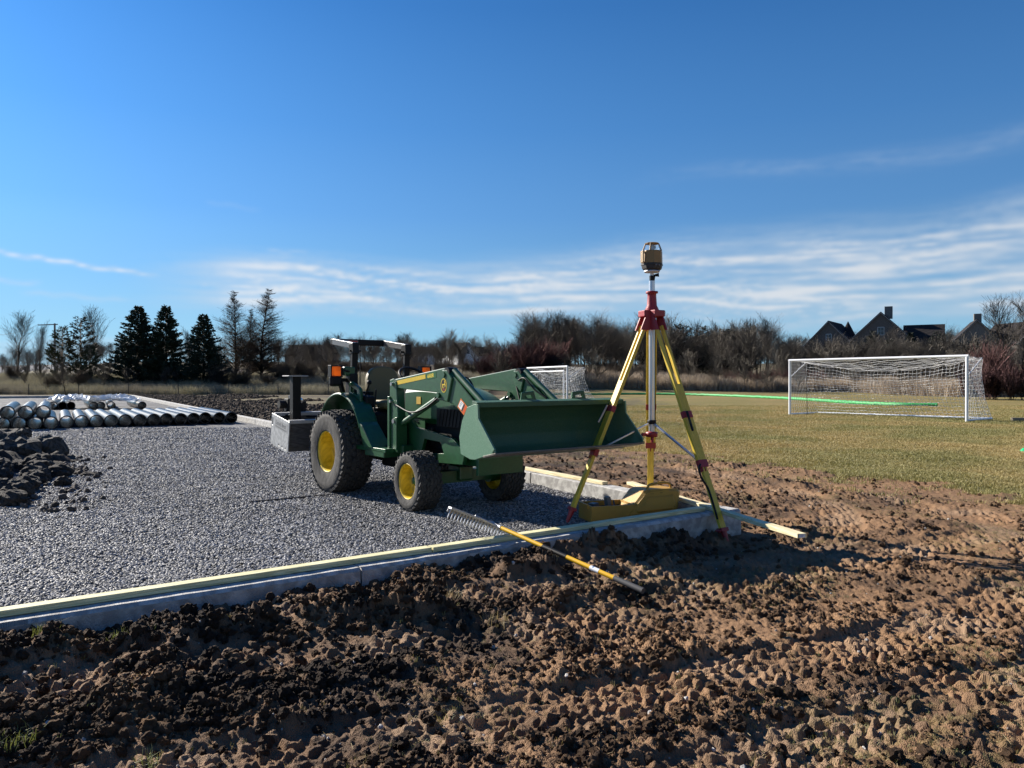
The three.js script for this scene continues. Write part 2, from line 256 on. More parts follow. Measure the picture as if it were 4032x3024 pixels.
{
  const R = rng(31), grp = thing('mud_clods', 'loose dark clods of mud scattered over the churned ground', 'clods'); grp.userData.kind = 'stuff';
  const mat = phy({ color: 0xffffff, roughness: 0.85, specularIntensity: 0.3, bumpMap: rep(T_fine, 2), bumpScale: 0.02 });
  for (let k = 0; k < 4; k++) {
    const L = [], C = [];
    for (let t = 0; t < 30000 && L.length < 2600; t++) {
      const d = 2.7 * Math.pow(16 / 2.7, R()), x = (R() - 0.5) * 1.55 * d, z = -d; if (padDist(x, z) < 0.26) continue;
      const [h, g, tk, ch] = groundAt(x, z), nd = nearDist(x, z), near = nd > 0 && nd < 1.7 && x < 1.8 ? 1.6 : 0.55; if (g > 0.3 || R() > (0.25 + ch) * near * (1 - 0.7 * tk)) continue;
      const s = 0.005 + 0.024 * Math.pow(R(), 3) * (near > 1 ? 1.15 : 1);
      L.push([x, h + s * 0.25, z, R() * 6, R() * 6, R() * 6, s * (0.8 + R() * 0.5), s * (0.7 + R() * 0.4), s * (0.8 + R() * 0.5)]);
      const w = clamp(wetShadeAt(x, z) + 0.5 * R() - 0.12, 0, 1), v = 0.85 + 0.25 * R(); C.push(rgb(v * lerp(0.258, 0.062, w), v * lerp(0.152, 0.041, w), v * lerp(0.083, 0.029, w)));
    }
    for (let t = 0; t < 9000 && L.length < 4600; t++) { // the far strip of mud beyond the kerb
      const sd = 14 + 62 * R(), e = 0.5 + 11 * R(), x = C1[0] + RK[0] * sd + RO[0] * e, z = C1[1] + RK[1] * sd + RO[1] * e; if (grassy(x, z) > 0.6) continue;
      const q = 0.04 + 0.12 * Math.pow(R(), 2.2); L.push([x, groundAt(x, z)[0] + q * 0.2, z, R() * 6, R() * 6, R() * 6, q, q * 0.75, q]); const w = R(); C.push(rgb(lerp(0.16, 0.07, w), lerp(0.115, 0.052, w), lerp(0.08, 0.038, w)));
    }
    const m = inst('clod', lumpGeo(k * 9.7, 2, 0.42), mat, L, grp, (i) => C[i]); m.userData.kind = 'stuff';
  }
}
{ // straw and small pale stones trodden into the mud
  const R = rng(212), grp = thing('mud_debris', 'bits of straw and small pale stones lying in the mud', 'debris'); grp.userData.kind = 'stuff';
  for (const kind of ['straw', 'pebble']) { const L = [], C = []; for (let t = 0; t < 9000 && L.length < (kind === 'straw' ? 420 : 320); t++) { const d = 2.8 * Math.pow(12 / 2.8, R()), x = (R() - 0.5) * 1.5 * d, z = -d; if (padDist(x, z) < 0.35 || grassy(x, z) > 0.3) continue; const h = groundAt(x, z)[0]; if (kind === 'straw') { const l = 0.02 + 0.05 * R(); L.push([x, h + 0.004, z, (R() - 0.5) * 0.7, R() * 6.3, Math.PI / 2 + (R() - 0.5) * 0.7, 0.0011, l, 0.0011]); C.push(rgb(0.42, 0.33, 0.18)); } else { const s = 0.004 + 0.011 * Math.pow(R(), 2.5), v = 0.22 + 0.25 * R(); L.push([x, h + s * 0.4, z, R() * 6, R() * 6, R() * 6, s, s * 0.7, s * 0.9]); C.push(rgb(v, v * 0.95, v * 0.88)); } } inst(kind, kind === 'straw' ? new THREE.CylinderGeometry(1, 0.8, 1, 4) : lumpGeo(3.3, 1, 0.25), std({ color: 0xffffff, roughness: 0.8 }), L, grp, (i) => C[i]).userData.kind = 'stuff'; }
}
// ---------- gravel pad ----------
{
  const pts = [[3.0, -7.4], C1, C2, [-120, -2]], rows = [], cols = [];
  for (let i = 0; i < 260; i++) rows.push(3.2 * Math.pow(16 / 3.2, i / 260));
  for (let i = 0; i <= 90; i++) rows.push(16 * Math.pow(110 / 16, i / 90));
  for (let i = 0; i <= 420; i++) cols.push(lerp(-52, 24, i / 420));
  const nc = cols.length, pos = [], col = [], uv = [], ok = [], idx = [];
  for (const r of rows) for (const c of cols) {
    const x = Math.sin(rad(c)) * r, z = -Math.cos(rad(c)) * r, rut = 0.012 * fbm(x * 0.8, z * 0.8, 2) + (r < 18 ? 0.006 * n2(x * 9, z * 9) + 0.005 * n2(x * 21, z * 21) : 0);
    pos.push(x, rut - 0.008, z); uv.push(x, z); ok.push(padDist(x, z) < 0.12);
    const t = clamp(0.5 + 0.6 * fbm(x * 0.25, z * 0.25, 3) + 0.45 * n2(x * 17, z * 17), 0, 1); col.push(lerp(0.115, 0.205, t), lerp(0.115, 0.202, t), lerp(0.118, 0.204, t));
  }
  for (let i = 0; i < rows.length - 1; i++) for (let j = 0; j < nc - 1; j++) { const a = i * nc + j, b = a + 1, c = a + nc, e = c + 1; if (ok[a] && ok[b] && ok[c] && ok[e]) idx.push(a, b, c, b, e, c); }
  const geo = new THREE.BufferGeometry(); geo.setAttribute('position', new THREE.Float32BufferAttribute(pos, 3)); geo.setAttribute('color', new THREE.Float32BufferAttribute(col, 3)); geo.setAttribute('uv', new THREE.Float32BufferAttribute(uv, 2)); geo.setIndex(idx); geo.computeVertexNormals();
  const cell = grain(512, (() => { const P = []; const R = rng(5), N = 20; for (let i = 0; i < N * N; i++) P.push([R(), R(), R()]); return (u, v) => { const gx = Math.floor(u * N), gy = Math.floor(v * N); let b = 9, w = 0; for (let i = -1; i <= 1; i++) for (let j = -1; j <= 1; j++) { const cx = (gx + i + N) % N, cy = (gy + j + N) % N, p = P[cy * N + cx], dx = u * N - gx - i - p[0], dy = v * N - gy - j - p[1], q = Math.hypot(dx, dy); if (q < b) { b = q; w = p[2]; } } return clamp(1 - b * 1.15, 0, 1) * (0.5 + 0.5 * w); }; })());
  tag(obj('gravel_pad', geo, phy({ vertexColors: true, roughness: 0.8, specularIntensity: 0.35, bumpMap: rep(cell, 1.6), bumpScale: 0.03 })), 'grey crushed gravel bed inside the concrete edging', 'gravel', null, 'structure');
  const R = rng(77), grp = thing('gravel_stones', 'loose grey crushed stones covering the gravel bed', 'gravel'); grp.userData.kind = 'stuff';
  const mat = phy({ color: 0xffffff, roughness: 0.6, specularIntensity: 0.6, flatShading: true });
  for (let k = 0; k < 3; k++) {
    const base = new THREE.IcosahedronGeometry(1, 0), p = base.attributes.position, q = new Map(), rr = rng(k + 3);
    for (let i = 0; i < p.count; i++) { const key = [p.getX(i), p.getY(i), p.getZ(i)].map((v) => v.toFixed(3)).join(); if (!q.has(key)) q.set(key, 0.62 + 0.6 * rr()); const s = q.get(key); p.setXYZ(i, p.getX(i) * s, p.getY(i) * s * 0.62, p.getZ(i) * s * 0.8); }
    const L = [], C = [];
    for (let t = 0; t < 500000 && L.length < 80000; t++) {
      const d = 3.9 * Math.pow(24 / 3.9, Math.pow(R(), 0.8)), x = lerp(-1.05 * d, 0.34 * d, R()), z = -d; if (padDist(x, z) > -0.01) continue;
      const s = (0.0085 + 0.0115 * Math.pow(R(), 1.6)) * (d < 9 ? 1 : 1 + (d - 9) * 0.045), y = 0.012 * fbm(x * 0.8, z * 0.8, 2);
      L.push([x, y + s * 0.2 + 0.004, z, (R() - 0.5) * 0.8, R() * 6.3, (R() - 0.5) * 0.8, s, s * (0.8 + R() * 0.5), s * (0.8 + R() * 0.7)]);
      const v = (0.085 + 0.25 * Math.pow(R(), 1.3)) * (1 + 0.28 * fbm(x * 0.5 + 8, z * 0.5, 3)), b = R() * 0.04; C.push(rgb(v, v * (0.985 + b * 0.3), v * (0.98 + b * 1.6)));
    }
    const m = inst('stone', base, mat, L, grp, (i) => C[i]); m.userData.kind = 'stuff';
  }
}
// ---------- concrete edging, lumber ----------
const at2 = (o, dir, s, n, k) => [o[0] + dir[0] * s + n[0] * k, o[1] + dir[1] * s + n[1] * k];
const boxUV = (g, s = 1) => { const p = g.attributes.position, n = g.attributes.normal, uv = new Float32Array(p.count * 2); for (let i = 0; i < p.count; i++) { const ax = Math.abs(n.getX(i)), ay = Math.abs(n.getY(i)), az = Math.abs(n.getZ(i)); uv.set(ay > ax && ay > az ? [p.getX(i) * s, p.getZ(i) * s] : ax > az ? [p.getZ(i) * s, p.getY(i) * s] : [p.getX(i) * s, p.getY(i) * s], i * 2); } g.setAttribute('uv', new THREE.BufferAttribute(uv, 2)); return g; };
const M_conc = std({ map: mapOf([0.30, 0.29, 0.275], [0.50, 0.49, 0.465], T_blotch, 0.9, 1.5), roughness: 0.85, bumpMap: rep(T_fine, 1.5), bumpScale: 0.006 });
function kerbSegment(a, b, n, parent, name = 'segment') { // a bevelled beam between two points, its inner top edge on the line, width along n
  const w = KERB_W, pts = [[0, -0.32], [0, KERB_TOP - 0.008], [0.008, KERB_TOP], [w - 0.022, KERB_TOP], [w, KERB_TOP - 0.022], [w + 0.012, -0.32]];
  const L = Math.hypot(b[0] - a[0], b[1] - a[1]), nseg = Math.max(2, Math.round(Math.min(L / 0.09, 90))), P = [], I = [], k = pts.length;
  const R = rng(Math.round(a[0] * 991 + b[1] * 77));
  for (let i = 0; i <= nseg; i++) for (let j = 0; j < k; j++) { const t = i / nseg, x = lerp(a[0], b[0], t), z = lerp(a[1], b[1], t), e = (j > 1 && j < 5 ? 0.004 : 0.003) * n2(t * L * 3 + j * 9, a[0]) + (j === 4 || j === 3 ? 0.004 * (R() - 0.5) : 0); P.push(x + n[0] * (pts[j][0] + e), pts[j][1] + e * 0.6, z + n[1] * (pts[j][0] + e)); }
  for (let i = 0; i < nseg; i++) for (let j = 0; j < k - 1; j++) { const p = i * k + j; I.push(p, p + 1, p + k, p + 1, p + k + 1, p + k); }
  for (const i of [0, nseg]) for (let j = 1; j < k - 1; j++) I.push(...(i ? [i * k, i * k + j, i * k + j + 1] : [0, j + 1, j]));
  let g = new THREE.BufferGeometry(); g.setAttribute('position', new THREE.Float32BufferAttribute(P, 3)); g.setIndex(I); g = toCreasedNormals(g.toNonIndexed(), 0.5);
  return obj(name, boxUV(g), M_conc, parent);
}
{
  const near = thing('concrete_kerb', 'low concrete edging in front of the gravel, boards lying along it', 'kerb');
  const cuts = [0.2, -1.87, -4.05, -6.6, -9.2, -12];
  for (let i = 0; i < cuts.length - 1; i++) kerbSegment(at2(C1, NK, cuts[i + 1] + 0.006, NO, -0.01), at2(C1, NK, cuts[i] - 0.006, NO, -0.01), NO, near);
  const right = thing('concrete_kerb', 'sunlit concrete edging running from the corner behind the tractor into the distance', 'kerb');
  for (let s = 0; s < 70; s += 3.5) kerbSegment(at2(C1, RK, s + 0.03, RO, -0.015), at2(C1, RK, s + 3.488, RO, -0.015), RO, right);
  const far = thing('concrete_kerb', 'shaded concrete edging at the far end behind the pipes', 'kerb');
  for (let s = 0; s < 42; s += 3.5) kerbSegment(at2(C2, [-NK[0], -NK[1]], s - 0.2, NO, -KERB_W), at2(C2, [-NK[0], -NK[1]], s + 3.29, NO, -KERB_W), NO, far);
}
const T_wood = grain(512, (u, v) => { const w = tile(1.4, 2)(u * 0.2, v); const y = v * 9 + 0.9 * n2(Math.cos(u * 6.283) * 0.6, Math.sin(u * 6.283) * 0.6 + Math.sin(v * 6.283)) + w; return 0.5 + 0.32 * Math.sin(y * 6.283) + 0.18 * n2(Math.cos(u * 6.283) * 4, v * 60); });
const M_wood = std({ map: mapOf([0.50, 0.46, 0.24], [0.74, 0.69, 0.42], T_wood, 1, 0.9), roughness: 0.7, bumpMap: T_wood, bumpScale: 0.001 });
const M_wood2 = std({ map: mapOf([0.55, 0.46, 0.26], [0.80, 0.70, 0.44], T_wood, 1, 0.9), roughness: 0.7, bumpMap: T_wood, bumpScale: 0.001 });
function lumber(label, a, b, mat = M_wood, w = 0.089, h = 0.038) { // a two-by-four lying flat; a and b are the middle of its underside at each end
  const A = V(...a), B = V(...b), d = B.clone().sub(A), L = d.length(), g = new RoundedBoxGeometry(L, h, w, 2, 0.004); boxUV(g, 1); const uv = g.attributes.uv; for (let i = 0; i < uv.count; i++) uv.setXY(i, uv.getX(i) * 0.35 + a[0], uv.getY(i) * 3.3);
  const p = g.attributes.position; for (let i = 0; i < p.count; i++) p.setY(p.getY(i) + 0.0);
  const o = obj('lumber_board', g.translate(0, h / 2, 0), mat); o.position.copy(A.clone().add(B).multiplyScalar(0.5)); o.quaternion.setFromUnitVectors(V(1, 0, 0), d.normalize());
  return tag(o, label, 'board', 'loose two-by-four boards');
}
{
  const y = KERB_TOP + 0.003, p = (s, k, h = y) => { const q = at2(C1, NK, s, NO, k); return [q[0], h, q[1]]; };
  lumber('long pale board on the front concrete edging, left of the board joint', p(-11.5, 0.052), p(-3.405, 0.05));
  lumber('pale board on the front concrete edging, right of the joint under the rake', p(-3.395, 0.058), p(-0.22, 0.055));
  lumber('loose pale board sticking out past the corner, a stamped label on its end', [1.50, y + 0.002, -9.7], [2.44, y + 0.002, -6.4], M_wood2);
  const q = (s, k) => { const r = at2(C1, RK, s, RO, k); return [r[0], y, r[1]]; };
  lumber('sunlit board on the right concrete edging beside the front tyre', q(5.6, 0.13), q(1.95, 0.12), M_wood2);
  const cv = document.createElement('canvas'); cv.width = 128; cv.height = 64; const c = cv.getContext('2d'); c.fillStyle = '#d8e2e6'; c.fillRect(0, 0, 128, 64); c.fillStyle = '#3d8a86'; c.fillRect(0, 0, 18, 64); c.fillStyle = '#5566a0'; for (let i = 0; i < 3; i++) c.fillRect(30, 12 + i * 15, 80 - i * 12, 7);
  const t = new THREE.CanvasTexture(cv); t.colorSpace = THREE.SRGBColorSpace;
  const st = obj('end_tag', new THREE.PlaneGeometry(0.062, 0.026), std({ map: t, roughness: 0.6 }), scene.getObjectByName('lumber_board_002')); const L = Math.hypot(0.94, 3.3); st.position.set(L / 2 + 0.002, 0.019, 0.006); st.rotation.y = Math.PI / 2; st.userData.label = 'small printed tag stapled on the cut end';
}
// ---------- survey tripod, laser level, its case, rake ----------
const M_legY = std({ map: mapOf([0.52, 0.36, 0.03], [0.78, 0.56, 0.06], T_soft, 1, 1.1), roughness: 0.42 });
const M_red = std({ color: rgb(0.30, 0.022, 0.03), roughness: 0.45, bumpMap: T_soft, bumpScale: 0.001 });
const M_alu = std({ color: rgb(0.62, 0.63, 0.65), metalness: 0.85, roughness: 0.32 });
const M_white = std({ color: rgb(0.72, 0.73, 0.74), roughness: 0.4 });
const M_black = phy({ color: rgb(0.008, 0.008, 0.009), roughness: 0.5, specularIntensity: 0.45 });
const M_rub = std({ color: rgb(0.02, 0.02, 0.021), roughness: 0.8 });
{
  const A = [1.525, -8.31], tp = thing('survey_tripod', 'tall yellow survey tripod with red fittings standing over the kerb corner', 'tripod', [A[0], 0, A[1]]);
  const feet = [[0.578 - A[0], 0.0, -8.0 - A[1]], [2.104 - A[0], -0.12, -7.4 - A[1]], [1.70 - A[0], 0.0, -9.36 - A[1]]];
  const top = 2.13;
  feet.forEach((f, i) => {
    const an = Math.atan2(f[2], f[0]), hx = Math.cos(an) * 0.085, hz = Math.sin(an) * 0.085, P = V(hx, top, hz), F = V(...f), ax = F.clone().sub(P), L = ax.length(); ax.normalize();
    const sd = V(-Math.sin(an), 0, Math.cos(an)), o = sub('leg', tp), pt = (t, k = 0, off = 0) => { const v = P.clone().addScaledVector(ax, t * L).addScaledVector(sd, k); const up = V().crossVectors(ax, sd); return v.addScaledVector(up, off).toArray(); }, s3 = sd.toArray();
    obj('upper_rail', beam(pt(0.02, 0.042), pt(0.47, 0.042), 0.036, 0.03, s3), M_legY, o); obj('upper_rail', beam(pt(0.02, -0.042), pt(0.47, -0.042), 0.036, 0.03, s3), M_legY, o);
    obj('lower_rail', [beam(pt(0.3, 0), pt(0.93, 0), 0.034, 0.074, s3), beam(pt(0.465, 0), pt(0.66, 0), 0.04, 0.112, s3)], M_legY, o);
    obj('clamp', [beam(pt(0.425, 0), pt(0.455, 0), 0.05, 0.118, s3)], M_red, o); obj('clamp', [beam(pt(0.64, 0), pt(0.672, 0), 0.05, 0.118, s3), beam(pt(0.672, 0.04), pt(0.69, 0.04), 0.05, 0.012, s3), beam(pt(0.672, 0), pt(0.69, 0), 0.05, 0.012, s3)], M_red, o);
    obj('clamp_lever', beam(pt(0.43, 0.03, -0.045), pt(0.52, 0.05, -0.06), 0.018, 0.02, s3), i ? M_black : M_alu, o);
    obj('foot_spike', [beam(pt(0.925, 0), pt(0.94, 0), 0.06, 0.10, s3), bar(pt(0.935, 0), pt(1.035, 0), 0.034, 0.006, 8), beam(pt(0.93, 0.03), pt(0.935, 0.08), 0.05, 0.012, [0, 1, 0])], M_red, o);
    if (i !== 2) obj('spreader_bar', beam([0, 1.04, 0], pt(0.655), 0.028, 0.018), M_alu, o);
    if (i === 1) obj('carry_strap', tube([pt(0.66, 0.05, -0.02), pt(0.68, 0.10, -0.03), pt(0.72, 0.10, -0.03), pt(0.76, 0.06, -0.03), pt(0.83, 0.055, -0.03), pt(0.89, 0.05, -0.02)], 0.011, 30), M_black, o);
  });
  const wing = []; for (const f of feet) { const an = Math.atan2(f[2], f[0]); wing.push(put(box(0.15, 0.07, 0.15, [0.055, top + 0.09, 0]), [0, 0, 0], [0, -an, 0])); for (const k of [-0.062, 0.062]) wing.push(put(slab([[0, 0.1], [0.1, 0.08], [0.17, -0.09], [0.06, -0.09], [0.02, -0.02]], 0.022, 0.004).translate(0, top, k), [0, 0, 0], [0, -an, 0])); }
  obj('head', [wing, turned([[0.001, top + 0.05], [0.075, top + 0.05], [0.075, top + 0.14], [0.055, top + 0.18], [0.048, top + 0.28], [0.048, top + 0.31], [0.066, top + 0.315], [0.066, top + 0.335], [0.03, top + 0.34]], 20)], M_red, tp);
  obj('centre_pole', [bar([0, 0.93, 0], [0, 2.58, 0], 0.033, 0.033, 18)], M_alu, tp);
  obj('pole_gear', beam([0.029, 0.97, 0.006], [0.029, 2.1, 0.006], 0.012, 0.02, [1, 0, 0]), M_black, tp);
  obj('spreader_collar', turned([[0.03, 1.02], [0.048, 1.02], [0.048, 1.065], [0.03, 1.065]], 18), M_black, tp);
  obj('pole_bracket', [turned([[0.001, 0.88], [0.062, 0.88], [0.066, 0.93], [0.03, 0.94]], 18), bar([-0.06, 0.905, 0], [-0.11, 0.905, 0.02], 0.02, 0.02, 8), bar([0.0, 0.82, 0.03], [0.0, 0.9, 0.03], 0.016, 0.02, 8)], M_red, tp);
  obj('pole_knuckle', [bar([0, 2.56, 0], [0.005, 2.635, 0], 0.026, 0.034, 12), bar([0.02, 2.64, 0], [0.075, 2.645, 0.01], 0.01, 0.022, 10)], M_black, tp);
  obj('mount_post', [bar([0, 2.62, 0], [0, 2.69, 0], 0.02, 0.02, 12), turned([[0.001, 2.668], [0.08, 2.672], [0.088, 2.69], [0.001, 2.69]], 26)], M_white, tp);
}
{
  const lv = thing('laser_level', 'tan and dark grey rotating laser level on top of the yellow tripod', 'laser level', [1.525, 2.692, -8.31], rad(24));
  const ring = (r, y, k = 0.16) => { const p = []; for (let i = 0; i < 8; i++) { const a = (i / 8) * 6.2832 + 0.3927; p.push([Math.cos(a) * r * (i % 2 ? 1 : 1), y, Math.sin(a) * r]); } return p; };
  const loft = (rs) => { const P = [], I = []; rs.forEach(([r, y]) => ring(r, y).forEach((q) => P.push(...q))); for (let i = 0; i < rs.length - 1; i++) for (let j = 0; j < 8; j++) { const a = i * 8 + j, b = i * 8 + (j + 1) % 8; I.push(a, a + 8, b, b, a + 8, b + 8); } for (let j = 1; j < 7; j++) { I.push(0, j, j + 1); const k = (rs.length - 1) * 8; I.push(k, k + j + 1, k + j); } let g = new THREE.BufferGeometry(); g.setAttribute('position', new THREE.Float32BufferAttribute(P, 3)); g.setIndex(I); return toCreasedNormals(g.toNonIndexed(), 0.4); };
  const tan = std({ color: rgb(0.28, 0.17, 0.055), roughness: 0.5, bumpMap: rep(T_fine, 4), bumpScale: 0.0008 }), dk = std({ color: rgb(0.035, 0.03, 0.027), roughness: 0.55 });
  obj('base', loft([[0.085, 0], [0.106, 0.015], [0.115, 0.05], [0.116, 0.075]]), dk, lv); obj('base_band', loft([[0.121, 0.055], [0.121, 0.066]]), dk, lv);
  obj('body', loft([[0.116, 0.076], [0.115, 0.13], [0.113, 0.205], [0.109, 0.212]]), tan, lv);
  const rear = sub('turret', lv);
  for (const i of [0, 1, 2, 3]) { const a = i * Math.PI / 2 + 0.3927 * 2, c = Math.cos(a), s = Math.sin(a); obj('post', bar([c * 0.103, 0.21, s * 0.103], [c * 0.072, 0.292, s * 0.072], 0.0085, 0.007, 6), tan, rear); }
  obj('turret_cap', loft([[0.078, 0.288], [0.08, 0.296], [0.06, 0.303]]), tan, rear);
  obj('glass', loft([[0.098, 0.213], [0.068, 0.288]]), phy({ color: 0xffffff, transmission: 1, roughness: 0.03, thickness: 0 }), rear);
  obj('rotor', [bar([0, 0.21, 0], [0, 0.286, 0], 0.026, 0.022, 14), box(0.03, 0.035, 0.03, [0.02, 0.255, 0.01])], std({ color: rgb(0.35, 0.42, 0.45), metalness: 0.4, roughness: 0.3 }), rear);
  obj('carry_handle', [box(0.02, 0.012, 0.05, [-0.125, 0.2, 0.01]), box(0.014, 0.125, 0.05, [-0.132, 0.14, 0.01]), box(0.02, 0.012, 0.05, [-0.125, 0.082, 0.01])], tan, lv);
  for (const [a, k] of [[1.5, 0.02], [1.2, -0.02]]) obj('button', put(box(0.022, 0.016, 0.006, [0, 0.05, 0.111]), [0, 0, 0], [0, a - 1.35 + k, 0]), std({ color: rgb(0.12, 0.12, 0.13), roughness: 0.4 }), lv);
}
{ // open instrument case lying on the gravel behind the kerb
  const cs = thing('instrument_case', 'open mustard yellow plastic instrument case under the tripod', 'case', [1.14, 0, -8.18], rad(16));
  const my = std({ color: rgb(0.40, 0.225, 0.03), roughness: 0.5, bumpMap: rep(T_fine, 6), bumpScale: 0.0015 });
  const frus = (w, d, h, in_, y0) => { const g = new RoundedBoxGeometry(w, h, d, 3, 0.03), p = g.attributes.position; for (let i = 0; i < p.count; i++) { const t = (p.getY(i) + h / 2) / h; p.setX(p.getX(i) * (1 - in_ * (1 - t))); p.setZ(p.getZ(i) * (1 - in_ * (1 - t))); } g.computeVertexNormals(); return g.translate(0, y0 + h / 2, 0); };
  obj('tray', [box(0.5, 0.03, 0.36, [-0.13, 0.02, 0]), box(0.5, 0.17, 0.02, [-0.13, 0.1, 0.18]), box(0.5, 0.17, 0.02, [-0.13, 0.1, -0.18]), box(0.02, 0.17, 0.36, [-0.37, 0.1, 0]), box(0.02, 0.17, 0.36, [0.11, 0.1, 0])], my, cs);
  obj('foam', box(0.46, 0.1, 0.33, [-0.13, 0.085, 0], undefined, 0.01), std({ color: rgb(0.015, 0.015, 0.016), roughness: 0.95, bumpMap: rep(T_fine, 8), bumpScale: 0.006 }), cs);
  const M_rec = std({ color: rgb(0.10, 0.11, 0.12), roughness: 0.5 }); obj('receiver', [box(0.05, 0.11, 0.06, [-0.13, 0.2, 0.02], [0, 0.3, 0.1])], M_rec, cs); obj('charger', [box(0.1, 0.05, 0.08, [-0.27, 0.16, -0.04], [0, 0.6, 0])], M_rec, cs);
  obj('cable', tube([[-0.33, 0.15, 0.1], [-0.28, 0.17, 0.12], [-0.22, 0.155, 0.1], [-0.18, 0.17, 0.13], [-0.1, 0.15, 0.11], [-0.03, 0.2, -0.05]], 0.008, 40), M_black, cs);
  const lid = sub('lid', cs);   // lid swung up and resting back, its outside to the front
  const prof = new THREE.Shape(); prof.moveTo(0, 0); prof.lineTo(0.21, 0.23); prof.quadraticCurveTo(0.24, 0.26, 0.29, 0.265); prof.lineTo(0.60, 0.255); prof.quadraticCurveTo(0.655, 0.25, 0.66, 0.20); prof.lineTo(0.625, 0.06); prof.quadraticCurveTo(0.615, 0.01, 0.56, 0.0); prof.closePath();
  const shell = slab(prof, 0.40, 0.03); obj('lid_shell', shell, my, lid);
  obj('ridge', [slab([[0.12, 0.06], [0.26, 0.2], [0.56, 0.195], [0.59, 0.08], [0.55, 0.03], [0.13, 0.03]], 0.44, 0.02)], my, lid);
  obj('hinge', [bar([0.03, 0.01, -0.17], [0.03, 0.01, 0.17], 0.016, 0.016, 8)], my, lid);
  obj('handle', [tube([[0.30, 0.255, 0.12], [0.32, 0.30, 0.12], [0.40, 0.315, 0.12], [0.52, 0.315, 0.12], [0.57, 0.30, 0.12], [0.58, 0.255, 0.12]], 0.014, 24, 8)], my, lid);
  const cv = document.createElement('canvas'); cv.width = 256; cv.height = 96; const c = cv.getContext('2d'); c.fillStyle = 'rgb(168,131,48)'; c.fillRect(0, 0, 256, 96); c.fillStyle = '#5a4516'; for (let i = 0; i < 12; i++) c.fillRect(8 + i * 14, 12, 10, 8); for (let i = 0; i < 4; i++) c.fillRect(10 + i * 12, 52, 8, 9); for (let i = 0; i < 3; i++) c.fillRect(140 + i * 12, 46, 8, 12);
  const t = new THREE.CanvasTexture(cv); t.colorSpace = THREE.SRGBColorSpace;
  obj('moulded_lettering', new THREE.PlaneGeometry(0.22, 0.065).translate(0.40, 0.225, 0.2035), std({ map: t, roughness: 0.55 }), lid);
  lid.position.set(0.0, 0.05, 0.0); lid.rotation.set(-0.05, 0, 0.04);
  obj('latch', box(0.03, 0.05, 0.015, [-0.382, 0.17, 0.08], [0, Math.PI / 2, 0]), my, cs);
}
{ // landscape rake lying across the kerb
  const rk = thing('landscape_rake', 'aluminium landscape rake with a yellow handle lying across the front kerb', 'rake');
  const H0 = V(-0.15, 0.272, -6.45), E = V(0.914, 0.03, -5.3), dir = E.clone().sub(H0).normalize(), L = E.distanceTo(H0), at = (t) => H0.clone().addScaledVector(dir, t * L).toArray();
  const M_hy = std({ color: rgb(0.74, 0.42, 0.012), roughness: 0.35 }), M_grip = std({ color: rgb(0.045, 0.045, 0.048), roughness: 0.7 }), M_hd = std({ color: rgb(0.42, 0.42, 0.43), metalness: 0.75, roughness: 0.42, bumpMap: T_soft, bumpScale: 0.002 });
  obj('handle', [bar(at(0.04), at(0.87), 0.0175, 0.0175, 14)], M_hy, rk);
  obj('handle_sleeve', bar(at(0.37), at(0.535), 0.0188, 0.0188, 14), M_black, rk);
  obj('grip', [bar(at(0.835), at(1), 0.0205, 0.022, 14)], M_grip, rk);
  obj('ferrule', [bar(at(-0.03), at(0.055), 0.013, 0.021, 12)], M_hd, rk);
  const cv = document.createElement('canvas'); cv.width = 128; cv.height = 32; const c = cv.getContext('2d'); c.fillStyle = '#dfe3e8'; c.fillRect(0, 0, 128, 32); c.fillStyle = '#3e6a9c'; c.fillRect(6, 6, 60, 8); c.fillRect(6, 19, 90, 5); const tx = new THREE.CanvasTexture(cv); tx.colorSpace = THREE.SRGBColorSpace;
  obj('sticker', bar(at(0.69), at(0.745), 0.0183, 0.0183, 14, true), std({ map: tx, roughness: 0.5 }), rk);
  const a = V(-0.50, 0.47, -6.14), b = V(0.13, 0.11, -6.77), ax = b.clone().sub(a).normalize(), HL = a.distanceTo(b), dn = V().crossVectors(ax, dir).normalize(), fw = V().crossVectors(ax, dn).normalize(); if (dn.y > 0) { dn.negate(); fw.negate(); }
  const head = sub('head', rk), up3 = dn.toArray(); obj('head_bar', [beam(a.toArray(), b.toArray(), 0.045, 0.02, up3), beam(a.clone().addScaledVector(dn, 0.02).addScaledVector(fw, 0.018).toArray(), b.clone().addScaledVector(dn, 0.02).addScaledVector(fw, 0.018).toArray(), 0.01, 0.034, up3)], M_hd, head);
  const tooth = slab([[-0.008, 0], [0.008, 0], [0.006, -0.08], [0.0, -0.095], [-0.006, -0.08]], 0.012, 0.002), qt = new THREE.Quaternion().setFromRotationMatrix(new THREE.Matrix4().makeBasis(ax, dn.clone().negate(), V().crossVectors(ax, dn.clone().negate())));
  for (let i = 0; i < 26; i++) { const p = a.clone().addScaledVector(ax, HL * (i + 0.5) / 26), m = obj('tooth', tooth, M_hd, head); m.position.copy(p); m.quaternion.copy(qt); }
  const mid = a.clone().lerp(b, 0.5), br = at(0.03); for (const k of [0.3, 0.7]) obj('brace', [bar(a.clone().lerp(b, k).addScaledVector(dn, -0.012).toArray(), br, 0.009, 0.009, 8)], M_hd, head);
  obj('head_bracket', beam(mid.clone().addScaledVector(dn, -0.012).toArray(), at(0.02), 0.045, 0.012), M_hd, head);
}
